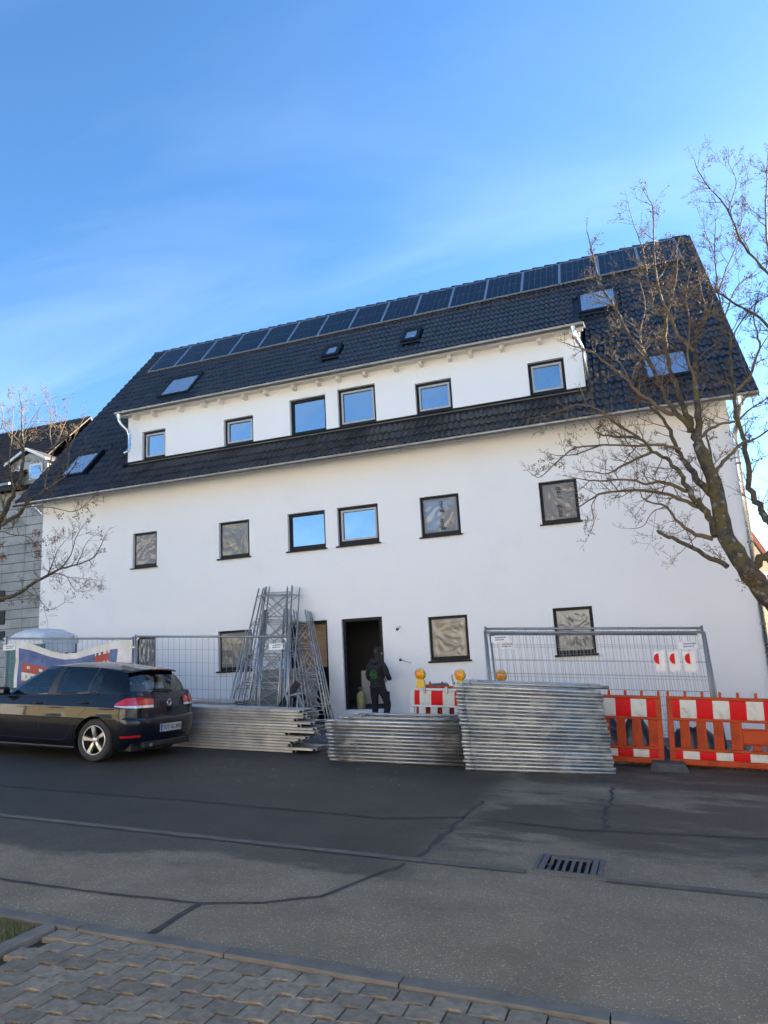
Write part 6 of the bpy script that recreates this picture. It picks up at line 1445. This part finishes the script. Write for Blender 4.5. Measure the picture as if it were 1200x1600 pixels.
# ================================================================ NEIGHBOURING HOUSES
M['browntile'] = mat('brown_roof_tile', (0.060, 0.034, 0.024), 0.75, col2=(0.032, 0.022, 0.018), scale=5, detail=8, bump=0.01, bscale=14)
M['fibre'] = mat('pale_fibre_cement', (0.40, 0.39, 0.36), 0.85, col2=(0.30, 0.29, 0.26), scale=1.6, detail=7, rnd=0.10)
M['darkwood'] = mat('dark_stained_wood', (0.030, 0.022, 0.020), 0.7); M['cream'] = mat('cream_render', (0.56, 0.48, 0.36), 0.9, col2=(0.48, 0.41, 0.31), scale=1.2)
M['whitetrim'] = mat('white_trim', (0.72, 0.72, 0.72), 0.6); M['redwood'] = mat('red_brown_board', (0.16, 0.045, 0.03), 0.6)
# ---- left neighbour: eave towards the street, gable end seen past the white house
NY = 23.0
nz0 = gz(-26, 17.5)-.3
nxr = P(74, 900, NY).x; nxl = nxr-13
eaveL = P(20, 757, NY-.5).z; ridL = P(62, 669, NY+4.0)
nb = empty('neighbour_house', ((nxl+nxr)/2, NY, nz0), 'older neighbour house with brown roof and pale cladding at the left edge', 'house')
mb = MB(); we = eaveL-.25
mb.add([(nxl, NY, nz0), (nxr, NY, nz0), (nxr, NY, we), (nxl, NY, we)], [(0, 1, 2, 3)])
ry, rz_ = NY+4.0, ridL.z
mb.add([(nxr, NY, nz0), (nxr, NY+8, nz0), (nxr, NY+8, we), (nxr, ry, rz_-.25), (nxr, NY, we)], [(0, 1, 2, 3, 4)]); mb.add([(nxl, NY, nz0), (nxl, NY+8, nz0), (nxl, NY+8, we), (nxl, ry, rz_-.25), (nxl, NY, we)], [(4, 3, 2, 1, 0)]); mb.quad((nxr, NY+8, nz0), (nxl, NY+8, nz0), (nxl, NY+8, we), (nxr, NY+8, we))
mb.build('wall', M['darkwood'], nb)
fpme = {}
k = 0; z = nz0+.3; prng = random.Random(2)
while z < we-.3:                                   # cladding boards, lapped
    x = nxr-.02
    while x > nxr-5.2:
        w = 1.24; mb = MB(); mb.add([(x-w+.006, NY-.030, z), (x-.006, NY-.030, z), (x-.006, NY-.012, z+.372), (x-w+.006, NY-.012, z+.372), (x-w+.004, NY-.002, z), (x-.004, NY-.002, z)], [(0, 1, 2, 3), (4, 5, 1, 0)]); mb.build('cladding_board', M['fibre'], nb); x -= w
    z += .395; k += 1
fw_ = math.atan2(rz_-eaveL, 4.5)
ov = .5; ex0, ex1 = nxl-.4, P(88, 722, NY+1.9).x
re = MB(); re.prism([(ex0, NY-ov, eaveL-.1), (ex1, NY-ov, eaveL-.1), (ex1, ry, rz_), (ex0, ry, rz_)], (0, -.01, .06)); re.prism([(ex0, ry, rz_), (ex1, ry, rz_), (ex1, NY+8+ov, eaveL-.1), (ex0, NY+8+ov, eaveL-.1)], (0, .02, .12)); nroof = re.build('roof', M['browntile'], nb)
mb = MB(); nsl = math.hypot(4.0+ov, rz_-eaveL+.1); uy, uz = (ry-NY+ov)/nsl, (rz_-eaveL+.1)/nsl
for r_ in range(int(nsl/.33)):
    for c_ in range(int((ex1-max(ex0, ex1-7))/.28)):
        x = ex1-.28*(c_+1); s0_ = r_*.33
        mb.add([(x+u, NY-ov+uy*(s0_+v)-uz*h, eaveL-.1+uz*(s0_+v)+uy*h+.1) for u, v, h in ((.01, -.02, .06), (.14, -.02, .085), (.27, -.02, .06), (.27, .34, .03), (.14, .34, .055), (.01, .34, .03), (.01, -.02, .03), (.27, -.02, .03))], [(0, 1, 4, 5), (1, 2, 3, 4), (6, 7, 2, 1), (6, 1, 0, 6)[:3]])
tag(mb.build('roof_tiles', M['browntile'], nroof), kind='stuff')
mb = MB(); mb.box(((ex0+ex1)/2, NY-ov-.02, eaveL-.12), (ex1-ex0, .05, .24)); mb.build('fascia', M['darkwood'], nb)
mb = MB(); mb.box(((ex0+ex1)/2, NY-ov-.10, eaveL+.02), (ex1-ex0, .14, .10)); mb.build('gutter', M['zinc'], nb)
a, b = P(46, 788, NY-.7), P(66, 806, NY-.7); mb = MB(); mb.bar(a+Vector((-.3, 0, .27)), b, .10, .10); mb.build('downpipe', M['zinc'], nb)
# dormer with gable on the left neighbour
ds = P(20, 757, NY+.4); dl_, dr_ = P(17, 735, NY+.3).x, P(74, 735, NY+.3).x; dzb, dzt = P(40, 757, NY+.3).z, P(40, 716, NY+.3).z; dm = P(40, 706, NY+.3); dpk = dm.z
mb = MB(); mb.prism([(dl_, NY+.3, dzb), (dr_, NY+.3, dzb), (dr_, NY+.3, dzt-.2), ((dl_+dr_)/2, NY+.3, dpk-.1), (dl_, NY+.3, dzt-.2)], (0, 3.2, 0)); dmo = mb.build('dormer', M['fibre'], nb)
mb = MB()
for sx_, xa in ((1, dl_-.15), (-1, dr_+.15)):
    mb.prism([(xa, NY+.1, dzt-.3), ((dl_+dr_)/2, NY+.1, dpk), ((dl_+dr_)/2, NY+.1, dpk+.12), (xa, NY+.1, dzt-.18)], (0, 3.6, 0))
mb.build('dormer_roof', M['darkwood'], dmo)
mb = MB()
for sx_, xa in ((1, dl_-.15), (-1, dr_+.15)): mb.bar((xa, NY+.07, dzt-.26), ((dl_+dr_)/2, NY+.07, dpk+.04), .05, .10)
mb.build('verge_board', M['whitetrim'], dmo)
for x0_, x1_ in ((P(29, 735, NY+.25).x, P(36, 735, NY+.25).x), (P(46, 735, NY+.25).x, P(66, 735, NY+.25).x)):
    zb_, zt_ = dzb+.15, dzt-.35; mb = MB()
    mb.box(((x0_+x1_)/2, NY+.27, (zb_+zt_)/2), (x1_-x0_, .06, zt_-zb_)); w = mb.build('window', M['whitetrim'], dmo)
    mb = MB(); mb.box(((x0_+x1_)/2, NY+.235, (zb_+zt_)/2), (x1_-x0_-.18, .02, zt_-zb_-.18)); mb.build('pane', M['pane'], w)
mb = MB(); mb.box(((nxl+ex1)/2, NY-.9, P(20, 762, NY-.9).z), (ex1-nxl-.8, .10, .09)); mb.build('balcony_rail', M['whitetrim'], nb)
# window shutters and openings low on the left
for (y0_, y1_) in ((925, 940), (957, 976), (988, 1000)):
    a, b = P(-18, y0_, NY-.03), P(7, y1_, NY-.03); mb = MB(); mb.box(((a.x+b.x)/2, NY-.04, (a.z+b.z)/2), (b.x-a.x, .05, a.z-b.z)); mb.build('shutter', M['darkwood'], nb)
# ---- small cream house glimpsed past the right corner
ry0 = 24.0
cx0 = P(1176, 900, ry0).x; cz0 = gz(6, 17.5)-.4; cpk = P(1150, 812, ry0); ce = P(1230, 922, ry0)
ch = empty('neighbour_house', (cx0+3, ry0, cz0), 'cream house with red-brown verge glimpsed past the right corner', 'house')
xm = cpk.x; xe_ = ce.x; 
mb = MB(); mb.prism([(2*xm-xe_, ry0, cz0), (xe_, ry0, cz0), (xe_, ry0, ce.z), (xm, ry0, cpk.z), (2*xm-xe_, ry0, ce.z)], (0, 9, 0)); mb.build('wall', M['cream'], ch)
for sg in (1, -1):
    d = Vector((xe_-xm, 0, ce.z-cpk.z)); d = Vector((d.x*sg, 0, d.z)); a = Vector((xm, ry0-.45, cpk.z+.05)); b = a+d*1.18; mb = MB(); mb.prism([a, b, b+Vector((0, 0, .16)), a+Vector((0, 0, .16))], (0, 9.9, 0)); r_o = mb.build('roof', M['browntile'], ch)
    mb = MB(); mb.prism([a+Vector((0, -.03, -.12)), b+Vector((0, -.03, -.12)), b+Vector((0, -.03, .12)), a+Vector((0, -.03, .12))], (0, .03, 0)); mb.build('verge_board', M['redwood'], r_o)
a = P(1197, 925, ry0); mb = MB(); mb.box((a.x+.5, ry0-.02, a.z), (1.0, .06, 1.2)); w = mb.build('window', M['whitetrim'], ch); mb = MB(); mb.box((a.x+.5, ry0-.06, a.z), (.84, .02, 1.04)); mb.build('pane', M['pane'], w)
# ---- houses out of the frame: they shade the street and show in the car paint and glass
def plain_house(x0, x1, y0, y1, ze, zr, wall, along, label, wins=(), z0=None):
    z0 = (min(gz(x0, y0), gz(x1, y0))-.3) if z0 is None else z0
    o = empty('neighbour_house', ((x0+x1)/2, (y0+y1)/2, z0), label, 'house')
    mb = MB(); mb.box(((x0+x1)/2, (y0+y1)/2, (z0+ze)/2), (x1-x0, y1-y0, ze-z0))
    if along == 'x':
        ym = (y0+y1)/2
        for x in (x0, x1): mb.add([(x, y0, ze), (x, y1, ze), (x, ym, zr-.1)], [(0, 1, 2)])
        mb.build('wall', wall, o)
        for s, ya in ((1, y0-.5), (-1, y1+.5)): q = MB(); zz1 = ze-.5*(zr-ze)/((y1-y0)/2); q.prism([(x0-.4, ya, zz1), (x1+.4, ya, zz1), (x1+.4, ym, zr), (x0-.4, ym, zr)], (0, 0, .16)); q.build('roof', M['browntile'], o)
    else:
        xm_ = (x0+x1)/2
        for y in (y0, y1): mb.add([(x0, y, ze), (x1, y, ze), (xm_, y, zr-.1)], [(0, 1, 2)])
        mb.build('wall', wall, o)
        for s, xa in ((1, x0-.5), (-1, x1+.5)): q = MB(); zz1 = ze-.5*(zr-ze)/((x1-x0)/2); q.prism([(xa, y0-.4, zz1), (xa, y1+.4, zz1), (xm_, y1+.4, zr), (xm_, y0-.4, zr)], (0, 0, .16)); q.build('roof', M['browntile'], o)
    for (x, z, w, h, fy) in wins:
        yy = y1+.03 if fy > 0 else y0-.03; q = MB(); q.box((x, yy, z), (w, .08, h)); wi = q.build('window', M['whitetrim'], o); q = MB(); q.box((x, yy+(.04 if fy > 0 else -.04), z), (w-.16, .02, h-.16)); q.build('pane', M['pane'], wi)
    return o
plain_house(6.0, 10.75, 12.6, 22.0, 7.2, 10.4, M['cream'], 'y', 'unseen cream house added beyond the right edge to shade the street', [(7.2, 1.6, 1.1, 1.2, -1), (9.4, 1.6, 1.1, 1.2, -1), (7.2, 4.4, 1.1, 1.2, -1), (9.4, 4.4, 1.1, 1.2, -1)])  # added out of view, placed and sized to keep the road in shade
ws = lambda xs, zs: [(x, z, 1.2, 1.3, 1) for x in xs for z in zs]
M['palerender'] = mat('pale_render', (0.73, 0.72, 0.68), 0.9, col2=(0.67, 0.65, 0.60), scale=0.8); M['brick'] = mat('brick_red_render', (0.20, 0.10, 0.07), 0.9); M['ochre'] = mat('ochre_render', (0.62, 0.49, 0.27), 0.9)
plain_house(-10.5, 5.5, -18, -7.5, 8.0, 12.0, M['palerender'], 'x', 'pale house across the street behind the viewer', ws((-8.5, -5.2, -1.9, 1.4, 4.0), (1.8, 4.6, 7.0)))
plain_house(-27, -12.5, -18, -7.5, 6.3, 8.7, M['ochre'], 'x', 'ochre house across the street behind the viewer', ws((-25, -21.8, -18.6, -15), (2.4, 4.9)))
plain_house(-46, -29, -18, -7.5, 9.2, 13.0, M['palerender'], 'x', 'long pale house further up across the street', ws((-43, -40, -37, -34, -31), (3.2, 6.0, 8.4)))
plain_house(8, 24, -18, -7.5, 7.4, 11.4, M['brick'], 'x', 'brick red house further down across the street', ws((10, 13, 16, 19, 22), (1.2, 4.0, 6.4)))
